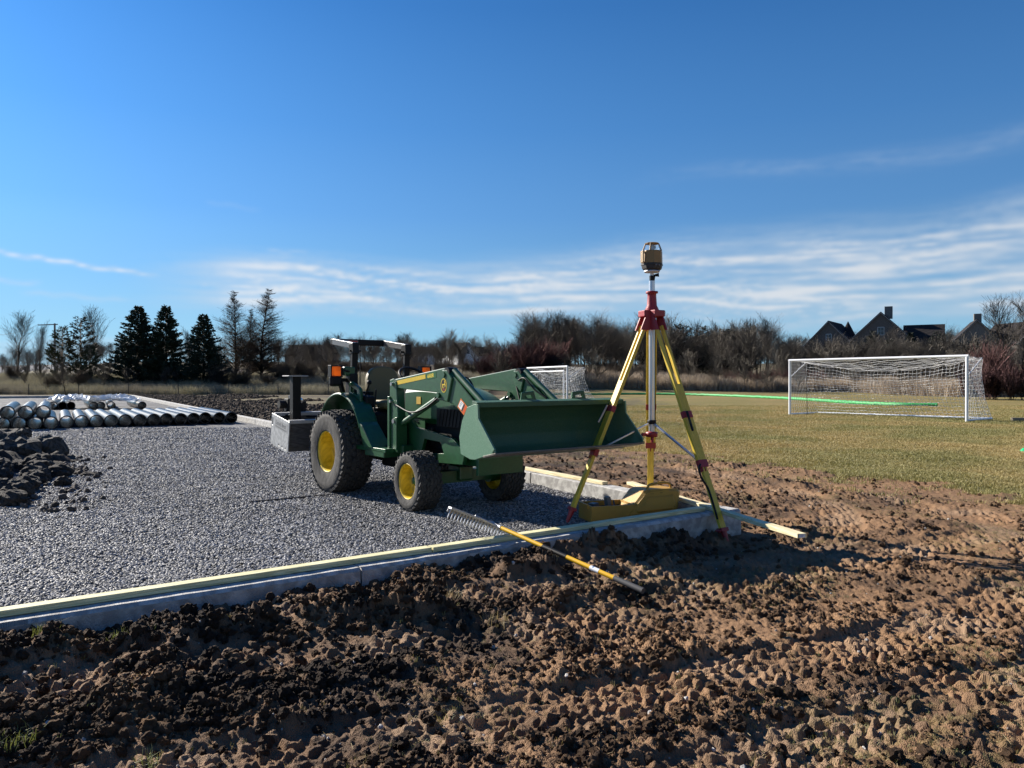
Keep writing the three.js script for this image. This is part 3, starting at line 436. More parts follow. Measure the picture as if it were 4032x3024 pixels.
// ---------- compact tractor with front loader (local x forward, y up, z to its right) ----------
const M_grn = phy({ map: mapOf([0.006, 0.062, 0.018], [0.010, 0.082, 0.024], T_blotch, 1.2, 1.3), roughness: 0.42, clearcoat: 0.3, clearcoatRoughness: 0.22, bumpMap: T_soft, bumpScale: 0.0006 });
const M_grnDusty = std({ map: mapOf([0.025, 0.10, 0.048], [0.055, 0.125, 0.075], T_fine, 1.1, 0.8), roughness: 0.6, bumpMap: rep(T_fine, 1), bumpScale: 0.0012 });
const M_yel = std({ map: mapOf([0.50, 0.34, 0.012], [0.72, 0.52, 0.03], T_blotch, 1.5, 1.3), roughness: 0.45 });
const M_tyre = std({ map: mapOf([0.018, 0.0175, 0.0175], [0.075, 0.07, 0.066], T_blotch, 2, 1.3), roughness: 0.85, bumpMap: rep(T_fine, 3), bumpScale: 0.003 });
const M_steel = std({ color: rgb(0.5, 0.5, 0.5), metalness: 0.9, roughness: 0.25 });
const M_dark = phy({ color: rgb(0.012, 0.012, 0.013), roughness: 0.65, specularIntensity: 0.5, bumpMap: T_soft, bumpScale: 0.001 });
const M_seat = std({ color: rgb(0.15, 0.115, 0.045), roughness: 0.55, bumpMap: rep(T_fine, 3), bumpScale: 0.0008 });
const decal = (w, h, draw, rough = 0.4) => { const cv = document.createElement('canvas'); cv.width = w; cv.height = h; draw(cv.getContext('2d'), w, h); const t = new THREE.CanvasTexture(cv); t.colorSpace = THREE.SRGBColorSpace; return std({ map: t, roughness: rough }); };
const tractor = thing('tractor', 'green compact tractor with raised front loader and yellow wheel rims on the gravel', 'tractor', [-1.785, 0, -10.62], rad(-52));
const HX = (g) => g.rotateX(Math.PI / 2);                         // lathe axis y -> z
function wheel(name, x, side, R, w, rimR, zc, bolts, y0) {
  const g = sub(name, tractor), zo = zc * side;
  const prof = [[rimR, -w * 0.40], [rimR + 0.02, -w * 0.47], [R * 0.80, -w * 0.5], [R * 0.93, -w * 0.46], [R * 0.95, -w * 0.36], [R * 0.957, -w * 0.1], [R * 0.957, w * 0.1], [R * 0.95, w * 0.36], [R * 0.93, w * 0.46], [R * 0.80, w * 0.5], [rimR + 0.02, w * 0.47], [rimR, w * 0.40]];
  const ty = [HX(turned(prof, 64))], n = Math.round(R * 72), cols = 7, R_ = rng(Math.round(R * 1000));
  for (let i = 0; i < n; i++) for (let c = 0; c < cols; c++) { // turf tread blocks in staggered rows
    const a = ((i + (c % 2) * 0.5) / n) * 2 * Math.PI, z = (c - (cols - 1) / 2) * (w * 0.86 / (cols - 1)), edge = Math.abs(c - (cols - 1) / 2) / ((cols - 1) / 2), rr = R * (0.97 - 0.03 * edge * edge * edge);
    const b = box(R * 0.06, 2 * Math.PI * R / n * 0.62, w * 0.092, [0, 0, 0], [((c % 2) ? 0.35 : -0.35), 0, 0], 0); b.translate(rr, 0, 0).rotateZ(a).translate(0, 0, z); ty.push(b);
  }
  const t = obj('tyre', ty, M_tyre, g);
  const s = side, dish = bolts ? [[0.001, w * 0.02], [rimR * 0.36, w * 0.02], [rimR * 0.42, -w * 0.06], [rimR * 0.80, -w * 0.1], [rimR * 0.9, w * 0.05], [rimR * 0.96, w * 0.36], [rimR * 1.01, w * 0.44], [rimR * 1.05, w * 0.45], [rimR * 1.06, w * 0.40], [rimR * 0.98, w * 0.3], [rimR * 0.98, -w * 0.42]]
    : [[0.001, -w * 0.20], [rimR * 0.4, -w * 0.20], [rimR * 0.5, -w * 0.12], [rimR * 0.80, -w * 0.06], [rimR * 0.9, w * 0.06], [rimR * 0.95, w * 0.36], [rimR * 1.0, w * 0.43], [rimR * 1.04, w * 0.45], [rimR * 1.05, w * 0.40], [rimR * 0.98, w * 0.3], [rimR * 0.98, -w * 0.42]];
  const rim = HX(turned(dish, 48)); if (s < 0) rim.rotateY(Math.PI); obj('rim', rim, M_yel, g);
  const hz = (bolts ? w * 0.03 : -w * 0.18) * s, hub = [HX(turned([[0.001, 0.07], [rimR * 0.2, 0.065], [rimR * 0.26, 0.03], [rimR * 0.28, -0.05]], 20))]; if (s < 0) hub[0].rotateY(Math.PI); hub[0].translate(0, 0, hz - 0.02 * s);
  obj('hub', hub, bolts ? M_grn : M_yel, g);
  for (let i = 0; i < 8; i++) { const a = i / 8 * 6.2832; obj('lug_nut', bar([Math.cos(a) * rimR * 0.33, Math.sin(a) * rimR * 0.33, hz], [Math.cos(a) * rimR * 0.33, Math.sin(a) * rimR * 0.33, hz + 0.03 * s], 0.013, 0.012, 6), bolts ? M_yel : M_yel, g); }
  obj('valve_stem', bar([0, -rimR * 0.82, hz + 0.03 * s], [0.01, -rimR * 0.74, hz + 0.06 * s], 0.007, 0.006, 6), M_black, g);
  g.position.set(x, y0, zo); return g;
}
wheel('rear_wheel', 0, 1, 0.555, 0.44, 0.265, 0.66, false, 0.552); wheel('rear_wheel', 0, -1, 0.555, 0.44, 0.265, 0.66, false, 0.552);
const fw1 = wheel('front_wheel', 1.9, 1, 0.345, 0.30, 0.195, 0.60, true, 0.343), fw2 = wheel('front_wheel', 1.9, -1, 0.345, 0.30, 0.195, 0.60, true, 0.343); fw1.rotation.y = rad(-3); fw2.rotation.y = rad(-3);
// chassis
obj('chassis', [box(2.6, 0.24, 0.34, [1.0, 0.62, 0]), box(0.7, 0.4, 0.5, [0.0, 0.62, 0]), box(0.9, 0.3, 0.42, [0.75, 0.5, 0]), bar([0, 0.55, -0.5], [0, 0.55, 0.5], 0.1, 0.1, 16), box(0.5, 0.3, 0.3, [1.0, 0.42, 0.1])], M_dark, tractor);
obj('front_axle', [beam([1.9, 0.36, -0.5], [1.9, 0.36, 0.5], 0.16, 0.14), bar([1.9, 0.345, 0.40], [1.9, 0.345, 0.62], 0.10, 0.085, 16), bar([1.9, 0.345, -0.40], [1.9, 0.345, -0.62], 0.10, 0.085, 16), box(0.26, 0.18, 0.2, [1.9, 0.4, 0]), bar([1.72, 0.34, -0.45], [1.72, 0.34, 0.45], 0.02, 0.02, 8)], M_grn, tractor);
obj('engine', [box(1.0, 0.42, 0.40, [1.72, 0.86, 0], undefined, 0.03), box(0.3, 0.24, 0.48, [1.5, 0.82, 0]), bar([1.9, 0.72, 0.22], [2.1, 0.72, 0.26], 0.05, 0.05, 12), bar([1.35, 0.7, 0.2], [1.35, 0.92, 0.27], 0.06, 0.06, 14)], M_dark, tractor);
{ // hood
  const s = new THREE.Shape(); s.moveTo(1.02, 0.98); s.lineTo(1.02, 1.40); s.quadraticCurveTo(1.5, 1.455, 1.95, 1.40); s.quadraticCurveTo(2.32, 1.34, 2.5, 1.2); s.quadraticCurveTo(2.6, 1.08, 2.58, 0.94); s.lineTo(2.2, 0.96); s.closePath();
  const g = slab(s, 0.58, 0.07), hood = obj('hood', g, M_grn, tractor);
  obj('hood_label', box(0.1, 0.09, 0.006, [1.42, 1.25, 0.293], undefined, 0), std({ color: rgb(0.55, 0.36, 0.06), roughness: 0.5 }), hood);
  obj('side_grille', [...[...Array(7)].map((_, i) => box(0.012, 0.2, 0.012, [1.9 + i * 0.07, 1.06, 0.294], [0, 0, -0.25], 0)), box(0.55, 0.21, 0.008, [2.1, 1.06, 0.289], undefined, 0.003)], M_black, hood);
  obj('headlight', box(0.03, 0.09, 0.4, [2.56, 1.09, 0], [0, 0, 0.4], 0.01), std({ color: rgb(0.6, 0.62, 0.65), roughness: 0.12 }), hood);
  obj('side_panel', [box(0.45, 0.36, 0.02, [1.3, 0.92, 0.26]), box(0.45, 0.36, 0.02, [1.3, 0.92, -0.26])], M_grn, tractor);
}
obj('front_guard', [box(0.05, 0.5, 0.07, [2.66, 0.82, 0.24]), box(0.05, 0.5, 0.07, [2.66, 0.82, -0.24]), box(0.05, 0.07, 0.56, [2.66, 1.05, 0]), box(0.5, 0.16, 0.05, [2.45, 0.62, 0.24]), box(0.5, 0.16, 0.05, [2.45, 0.62, -0.24]), box(0.05, 0.22, 0.62, [2.68, 0.56, 0]), ...[...Array(5)].map((_, i) => box(0.02, 0.4, 0.02, [2.665, 0.85, -0.16 + i * 0.08], undefined, 0))], M_grn, tractor);
// loader
for (const s of [1, -1]) {
  const z = 0.5 * s, mast = obj('loader_mast', [slab([[1.15, 0.62], [1.36, 0.62], [1.37, 1.05], [1.33, 1.48], [1.26, 1.52], [1.17, 1.50], [1.16, 1.1]], 0.11, 0.008).translate(0, 0, z), box(0.05, 0.7, 0.15, [1.17, 0.95, z], undefined, 0.006), box(0.04, 0.4, 0.15, [1.35, 0.85, z], undefined, 0.006)], M_grn, tractor);
  for (const [px, py, pr] of [[1.25, 1.45, 0.022], [1.22, 1.24, 0.02], [1.3, 1.0, 0.03]]) obj('mast_pin', bar([px, py, z - 0.085], [px, py, z + 0.085], pr, pr, 10), M_steel, mast);
  obj('loader_mount', [slab([[1.15, 0.60], [1.5, 0.52], [2.5, 0.56], [2.55, 0.70], [2.3, 0.84], [1.9, 0.89], [1.5, 0.93], [1.38, 1.02], [1.15, 1.0]], 0.05, 0.006, [[[1.62, 0.62], [2.12, 0.66], [2.06, 0.78], [1.7, 0.80]]]).translate(0, 0, 0.36 * s), box(0.3, 0.1, 0.2, [1.28, 0.66, 0.42 * s])], M_grn, tractor);
  const arm = sub('loader_arm', tractor);
  const ps = new THREE.Shape(); [[1.19, 1.41], [1.18, 1.47], [1.24, 1.505], [2.36, 1.632], [2.45, 1.625], [2.53, 1.565], [3.31, 1.02], [3.335, 0.93], [3.28, 0.87], [3.16, 0.90], [2.56, 1.235], [2.36, 1.275], [2.28, 1.30], [2.22, 1.36], [1.5, 1.39]].forEach((p, i) => (i ? ps.lineTo(...p) : ps.moveTo(...p))); ps.closePath();
  obj('arm_beam', slab(ps, 0.085, 0.008).translate(0, 0, z), M_grn, arm);
  obj('knee_plate', [slab([[2.28, 1.28], [2.47, 1.26], [2.56, 1.52], [2.46, 1.615], [2.36, 1.61]], 0.125, 0.01).translate(0, 0, z), bar([2.40, 1.56, z - 0.075], [2.40, 1.56, z + 0.075], 0.03, 0.03, 12), bar([2.30, 1.33, z - 0.085], [2.30, 1.33, z + 0.085], 0.03, 0.03, 12)], M_grn, arm);
  obj('hinge_cap', bar([2.45, 1.585, z - 0.06], [2.45, 1.585, z + 0.06], 0.055, 0.055, 16), M_black, arm);
  obj('lift_cylinder', [bar([1.40, 0.98, z], [2.16, 1.28, z], 0.035, 0.035, 14)], M_grn, arm); obj('piston_rod', bar([2.14, 1.27, z], [2.29, 1.33, z], 0.019, 0.019, 12), M_steel, arm);
  const zi = z - 0.0 * s; obj('bucket_cylinder', [bar([2.52, 1.60, zi], [3.14, 1.21, zi], 0.037, 0.037, 14), bar([3.11, 1.22, zi], [3.16, 1.19, zi], 0.044, 0.044, 14)], M_grn, arm); obj('piston_rod', bar([3.14, 1.21, zi], [3.35, 1.08, zi], 0.019, 0.019, 12), M_steel, arm);
  obj('bucket_link', [slab([[3.22, 0.88], [3.33, 0.87], [3.36, 1.06], [3.3, 1.1]], 0.15, 0.006).translate(0, 0, z)], M_grn, arm);
  obj('hydraulic_hose', [tube([[1.3, 1.2, z + 0.05 * s], [1.7, 1.12, z + 0.06 * s], [2.0, 1.18, z + 0.06 * s], [2.25, 1.29, z + 0.055 * s]], 0.011, 30), tube([[2.46, 1.5, z - 0.06 * s], [2.62, 1.52, z - 0.10 * s], [2.8, 1.38, z - 0.08 * s], [2.95, 1.3, z - 0.05 * s]], 0.010, 30), tube([[2.42, 1.42, z - 0.06 * s], [2.6, 1.2, z - 0.12 * s], [2.75, 1.1, z - 0.12 * s], [2.95, 1.28, z - 0.05 * s]], 0.010, 30)], M_black, arm);
  if (s > 0) {
    obj('yellow_stripe', put(new THREE.PlaneGeometry(0.66, 0.05), [1.66, 1.503, z + 0.045], [0, 0, Math.atan2(0.127, 1.12)]), M_yel, arm);
    const grn = '#21683a';
    obj('model_lettering', put(new THREE.PlaneGeometry(0.2, 0.07), [2.115, 1.552, z + 0.0447], [0, 0, 0.113]), decal(256, 90, (c, w, h) => { c.fillStyle = '#1d5a2c'; c.fillRect(0, 0, w, h); c.fillStyle = '#e6c62a'; c.font = 'bold 78px sans-serif'; c.textBaseline = 'middle'; c.fillText('440R', 14, h / 2 + 3); }), arm);
    const ov = new THREE.Shape(); ov.absellipse(0, 0, 0.06, 0.078, 0, Math.PI * 2); const og = new THREE.ShapeGeometry(ov, 24); { const p = og.attributes.position, u = og.attributes.uv; for (let i = 0; i < p.count; i++) u.setXY(i, p.getX(i) / 0.12 + 0.5, p.getY(i) / 0.156 + 0.5); }
    obj('emblem', put(og, [2.40, 1.44, z + 0.0645]), decal(220, 288, (c, w, h) => { // leaping deer outline in yellow on a dark shield
      c.fillStyle = '#d8b92a'; c.fillRect(0, 0, w, h); c.fillStyle = '#15130f'; c.beginPath(); c.ellipse(w / 2, h / 2, w * 0.43, h * 0.44, 0, 0, 7); c.fill();
      c.strokeStyle = '#e8cb35'; c.lineWidth = 20; c.lineCap = 'round'; c.beginPath(); c.moveTo(62, 120); c.quadraticCurveTo(100, 135, 140, 118); c.lineTo(158, 88); c.stroke(); c.lineWidth = 12;
      for (const l of [[[66, 125], [60, 165], [84, 200]], [[82, 132], [88, 172], [110, 214]], [[132, 122], [160, 150], [150, 178]], [[140, 118], [172, 130], [170, 158]], [[158, 88], [172, 92]], [[152, 84], [136, 62], [140, 44]], [[150, 80], [156, 60], [166, 48]]]) { c.beginPath(); l.forEach((p, i) => (i ? c.lineTo(...p) : c.moveTo(...p))); c.stroke(); }
      c.fillStyle = '#7e2a20'; c.beginPath(); c.ellipse(118, 225, 52, 26, 0.2, 0, 7); c.fill();
    }), arm);
    obj('warning_label', put(new THREE.PlaneGeometry(0.15, 0.115), [2.735, 1.215, z + 0.0447], [0, 0, -0.62]), decal(200, 150, (c, w, h) => { c.fillStyle = '#d97326'; c.fillRect(0, 0, w, h); c.fillStyle = '#eef0ee'; c.fillRect(14, 22, 88, 108); c.fillStyle = '#26303a'; c.fillRect(106, 14, 34, 122); c.fillStyle = '#d4531c'; c.fillRect(146, 14, 46, 122); c.fillStyle = '#444'; for (let i = 0; i < 4; i++) c.fillRect(26, 36 + i * 22, 60 - i * 7, 8); }), arm);
  }
}
obj('loader_torque_tube', [bar([2.62, 1.22, -0.5], [2.62, 1.22, 0.5], 0.05, 0.05, 14), bar([3.28, 0.95, -0.5], [3.28, 0.95, 0.5], 0.035, 0.035, 12)], M_grn, tractor);
{ // bucket
  const bk = sub('bucket', tractor), half = 0.985, M_plate = std({ map: mapOf([0.085, 0.205, 0.12], [0.15, 0.27, 0.18], T_fine, 1.1, 0.8), roughness: 0.5, bumpMap: rep(T_fine, 1), bumpScale: 0.001 });
  const inn = [[3.90, 0.832], [3.58, 0.762], [3.46, 0.775], [3.38, 0.84], [3.355, 0.95], [3.40, 1.09], [3.49, 1.205], [3.565, 1.262]];
  const c = new THREE.CatmullRomCurve3(inn.map(([x, y]) => V(x, y, 0)), false, 'catmullrom', 0.3), p = c.getPoints(40), th = 0.014, up = [], lo = [];
  p.forEach((a, i) => { const t = c.getTangent(i / 40), n = [-t.y, t.x]; up.push([a.x, a.y]); lo.push([a.x + n[0] * th, a.y + n[1] * th]); });
  obj('bucket_shell', slab([...up, ...lo.reverse()], 2 * half, 0.002), M_grnDusty, bk);
  const side = [[3.93, 0.842], [3.60, 0.748], [3.52, 0.745], [3.36, 0.785], [3.335, 0.95], [3.385, 1.11], [3.47, 1.24], [3.62, 1.278], [3.635, 1.13]];
  for (const s of [1, -1]) { const sp = obj('side_plate', [slab(side, 0.012, 0.003).translate(0, 0, half * s)], M_plate, bk); obj('edge_strip', [beam([3.63, 1.27, (half + 0.004) * s], [3.642, 1.125, (half + 0.004) * s], 0.02, 0.05, [1, 0, 0]), beam([3.642, 1.13, (half + 0.004) * s], [3.90, 0.85, (half + 0.004) * s], 0.02, 0.05, [0.7, 0.7, 0])], M_plate, sp); }
  obj('cutting_edge', [beam([3.83, 0.806, -half - 0.01], [3.83, 0.806, half + 0.01], 0.2, 0.018, [-0.22, 1, 0])], std({ map: mapOf([0.05, 0.045, 0.04], [0.19, 0.165, 0.14], T_blotch, 2, 1.4), metalness: 0.4, roughness: 0.5 }), bk);
  obj('top_bar', [beam([3.585, 1.272, -half], [3.585, 1.272, half], 0.085, 0.05, [0.2, 1, 0])], M_grnDusty, bk);
  for (const z of [0.27, -0.42]) { const h = new THREE.Shape(); h.moveTo(-0.09, 0); h.lineTo(-0.08, 0.085); h.lineTo(0.05, 0.1); h.lineTo(0.08, 0.0); h.closePath(); obj('grab_hook', put(slab(h, 0.035, 0.006, [[[-0.055, 0.02], [-0.05, 0.06], [0.03, 0.07], [0.045, 0.02]]]), [3.52, 1.29, z], [0, Math.PI / 2.6, 0]), M_grn, bk); }
}
// fenders, platform, seat, controls
for (const s of [1, -1]) {
  const ou = [], inr = []; for (let a = 150; a >= 24; a -= 6) { const r = 0.69 + 0.04 * Math.sin(rad(a)); ou.push([Math.cos(rad(a)) * r, 0.60 + Math.sin(rad(a)) * r]); inr.push([Math.cos(rad(a)) * (r - 0.035), 0.60 + Math.sin(rad(a)) * (r - 0.035)]); }
  const f = sub('fender', tractor);
  obj('fender_top', [slab([...ou, ...inr.slice().reverse()], 0.27, 0.012).translate(0, 0, 0.56 * s)], M_grn, f);
  obj('fender_side', [slab([...ou.slice(2), [0.72, 0.68], [0.45, 0.66], [0.40, 0.9], [-0.4, 0.9]], 0.04, 0.012).translate(0, 0, 0.44 * s)], M_grn, f);
  obj('fender_skirt', [slab([[0.58, 0.98], [0.68, 0.92], [0.98, 0.66], [0.74, 0.64]], 0.26, 0.012).translate(0, 0, 0.56 * s)], M_grn, f);
  const gr = new THREE.Shape(); gr.moveTo(-0.02, 0); gr.lineTo(0.0, 0.14); gr.quadraticCurveTo(0.02, 0.18, 0.08, 0.17); gr.lineTo(0.28, 0.10); gr.quadraticCurveTo(0.33, 0.08, 0.33, 0.02); gr.lineTo(0.34, -0.12); gr.closePath();
  obj('grab_rail', slab(gr, 0.05, 0.015, [[[0.045, 0.02], [0.055, 0.125], [0.255, 0.065], [0.27, -0.03]]]).translate(0.04, 1.31, 0.53 * s), M_grn, f);
  const fl = sub('flasher', tractor), zz = 0.70 * s;
  obj('flasher_housing', [new RoundedBoxGeometry(0.10, 0.15, 0.17, 3, 0.04).translate(-0.06, 1.49, zz), box(0.1, 0.018, 0.17, [-0.06, 1.69, zz], undefined, 0.005), box(0.1, 0.16, 0.016, [-0.06, 1.62, zz + 0.078], undefined, 0.005), box(0.1, 0.16, 0.03, [-0.06, 1.62, zz - 0.072], undefined, 0.005)], M_black, fl);
  obj('orange_lens', new RoundedBoxGeometry(0.115, 0.13, 0.125, 2, 0.012).translate(-0.06, 1.618, zz + 0.006), phy({ color: rgb(1.0, 0.36, 0.012), roughness: 0.9, transmission: 0.6, thickness: 0 }), fl);
  obj('flasher_bracket', [beam([-0.09, 1.49, 0.62 * s], [-0.12, 1.28, 0.55 * s], 0.05, 0.05), beam([-0.09, 1.5, 0.66 * s], [-0.1, 1.5, 0.42 * s], 0.05, 0.05)], M_black, fl);
}
obj('work_lamp', [new RoundedBoxGeometry(0.14, 0.12, 0.16, 2, 0.02).translate(-0.06, 1.62, 0.52)], M_grn, tractor); obj('lamp_bracket', [box(0.16, 0.34, 0.12, [-0.06, 1.42, 0.46]), bar([-0.05, 1.6, 0.44], [0.05, 1.63, 0.62], 0.014, 0.014, 8)], M_black, tractor);
obj('platform', [box(0.85, 0.05, 1.36, [0.86, 0.64, 0]), box(0.5, 0.09, 1.36, [1.0, 0.6, 0]), box(0.06, 0.1, 1.2, [0.5, 0.68, 0])], M_grn, tractor); obj('floor_mat', box(0.7, 0.02, 1.0, [0.85, 0.678, 0], undefined, 0.005), M_rub, tractor);
obj('seat_pedestal', [box(0.75, 0.35, 0.74, [0.05, 0.9, 0], undefined, 0.05), box(0.5, 0.25, 0.5, [0.05, 1.02, 0])], M_dark, tractor);
{
  const seat = sub('seat', tractor); obj('seat_cushion', new RoundedBoxGeometry(0.46, 0.13, 0.50, 4, 0.055).translate(0.27, 1.17, 0), M_seat, seat);
  const bs = new THREE.Shape(); bs.moveTo(-0.21, 0); bs.lineTo(-0.25, 0.2); bs.quadraticCurveTo(-0.26, 0.45, -0.12, 0.5); bs.quadraticCurveTo(0, 0.53, 0.12, 0.5); bs.quadraticCurveTo(0.26, 0.45, 0.25, 0.2); bs.lineTo(0.21, 0); bs.closePath();
  const bg = new THREE.ExtrudeGeometry(bs, { depth: 0.05, bevelEnabled: true, bevelThickness: 0.03, bevelSize: 0.035, bevelOffset: -0.03, bevelSegments: 4, curveSegments: 12 }); obj('seat_back', put(bg, [-0.03, 1.17, 0], [0, Math.PI / 2, 0.14]), M_seat, seat);
  obj('armrest', [box(0.26, 0.05, 0.06, [0.14, 1.32, 0.33])], M_black, seat); obj('armrest', [box(0.26, 0.05, 0.06, [0.14, 1.32, -0.33])], M_black, seat);
}
{
  const st = sub('steering_wheel', tractor); const rim = new THREE.TorusGeometry(0.19, 0.017, 8, 36); const q = [0, Math.PI / 2, 0.62];
  obj('wheel_rim', put(rim, [0.80, 1.55, 0], [0, Math.PI / 2, 0.95]), M_black, st); const ax = V(-Math.cos(0.95) * -1, 0, 0);
  obj('wheel_spokes', [beam([0.80, 1.55, -0.18], [0.80, 1.55, 0.18], 0.03, 0.012), bar([0.80, 1.55, 0], [0.95, 1.34, 0], 0.03, 0.05, 12), beam([0.80, 1.55, 0], [0.69, 1.395, 0], 0.03, 0.012)], M_black, st);
  obj('dashboard', [slab([[0.86, 0.66], [0.92, 1.28], [0.86, 1.40], [1.04, 1.47], [1.06, 0.66]], 0.44, 0.03)], M_dark, tractor);
  obj('control_lever', [bar([0.42, 1.3, 0.5], [0.52, 1.45, 0.5], 0.012, 0.01, 8), new THREE.SphereGeometry(0.032, 10, 8).translate(0.53, 1.47, 0.5), bar([0.52, 1.1, 0.42], [0.56, 1.38, 0.42], 0.012, 0.012, 8)], M_black, tractor); obj('control_lever', [bar([0.2, 1.25, -0.45], [0.3, 1.5, -0.45], 0.01, 0.01, 8), new THREE.SphereGeometry(0.035, 10, 8).translate(0.3, 1.52, -0.45)], M_black, tractor);
  obj('side_console', [box(0.6, 0.16, 0.14, [0.12, 1.24, 0.42], [0, 0, -0.12], 0.03), box(0.6, 0.16, 0.14, [0.12, 1.24, -0.42], [0, 0, -0.12], 0.03)], M_dark, tractor);
}
{ // roll bar, its hoop folded back
  const rb = sub('roll_bar', tractor), z = 0.41;
  for (const s of [1, -1]) { obj('upright', [beam([-0.14, 0.85, z * s], [-0.08, 1.95, z * s], 0.085, 0.065, [1, 0, 0], 0.008)], M_black, rb); obj('hinge_plate', [box(0.13, 0.15, 0.10, [-0.09, 1.93, z * s], [0, 0, 0.1], 0.01), bar([-0.09, 1.9, (z - 0.1) * s], [-0.09, 1.9, (z + 0.07) * s], 0.015, 0.015, 8)], M_black, rb); }
  const hp = std({ color: rgb(0.16, 0.155, 0.15), roughness: 0.35, metalness: 0.2 });
  for (const s of [1, -1]) obj('hoop_side', beam([-0.04, 1.965, z * s], [-0.72, 2.05, z * s], 0.065, 0.085, [0, 1, 0], 0.008), hp, rb);
  obj('hoop_cross', [beam([-0.75, 2.05, -z - 0.03], [-0.75, 2.05, z + 0.03], 0.085, 0.09, [0, 1, 0], 0.015)], M_black, rb);
  obj('hoop_label', put(new THREE.PlaneGeometry(0.28, 0.05), [-0.706, 2.052, 0.18], [0, Math.PI / 2, 0]), decal(200, 40, (c, w, h) => { c.fillStyle = '#8f8f92'; c.fillRect(0, 0, w, h); c.fillStyle = '#b5302a'; c.fillRect(90, 4, 104, 14); c.fillStyle = '#333'; c.fillRect(90, 22, 100, 8); }), rb);
}
obj('rear_hitch', [bar([-0.35, 0.45, 0.32], [-1.0, 0.6, 0.36], 0.03, 0.03, 8), bar([-0.35, 0.45, -0.32], [-1.0, 0.6, -0.36], 0.03, 0.03, 8), bar([-0.3, 0.95, 0], [-1.0, 1.05, 0], 0.028, 0.028, 8), bar([-0.3, 1.0, 0.3], [-0.75, 0.56, 0.35], 0.02, 0.02, 8), bar([-0.3, 1.0, -0.3], [-0.75, 0.56, -0.35], 0.02, 0.02, 8)], M_dark, tractor);
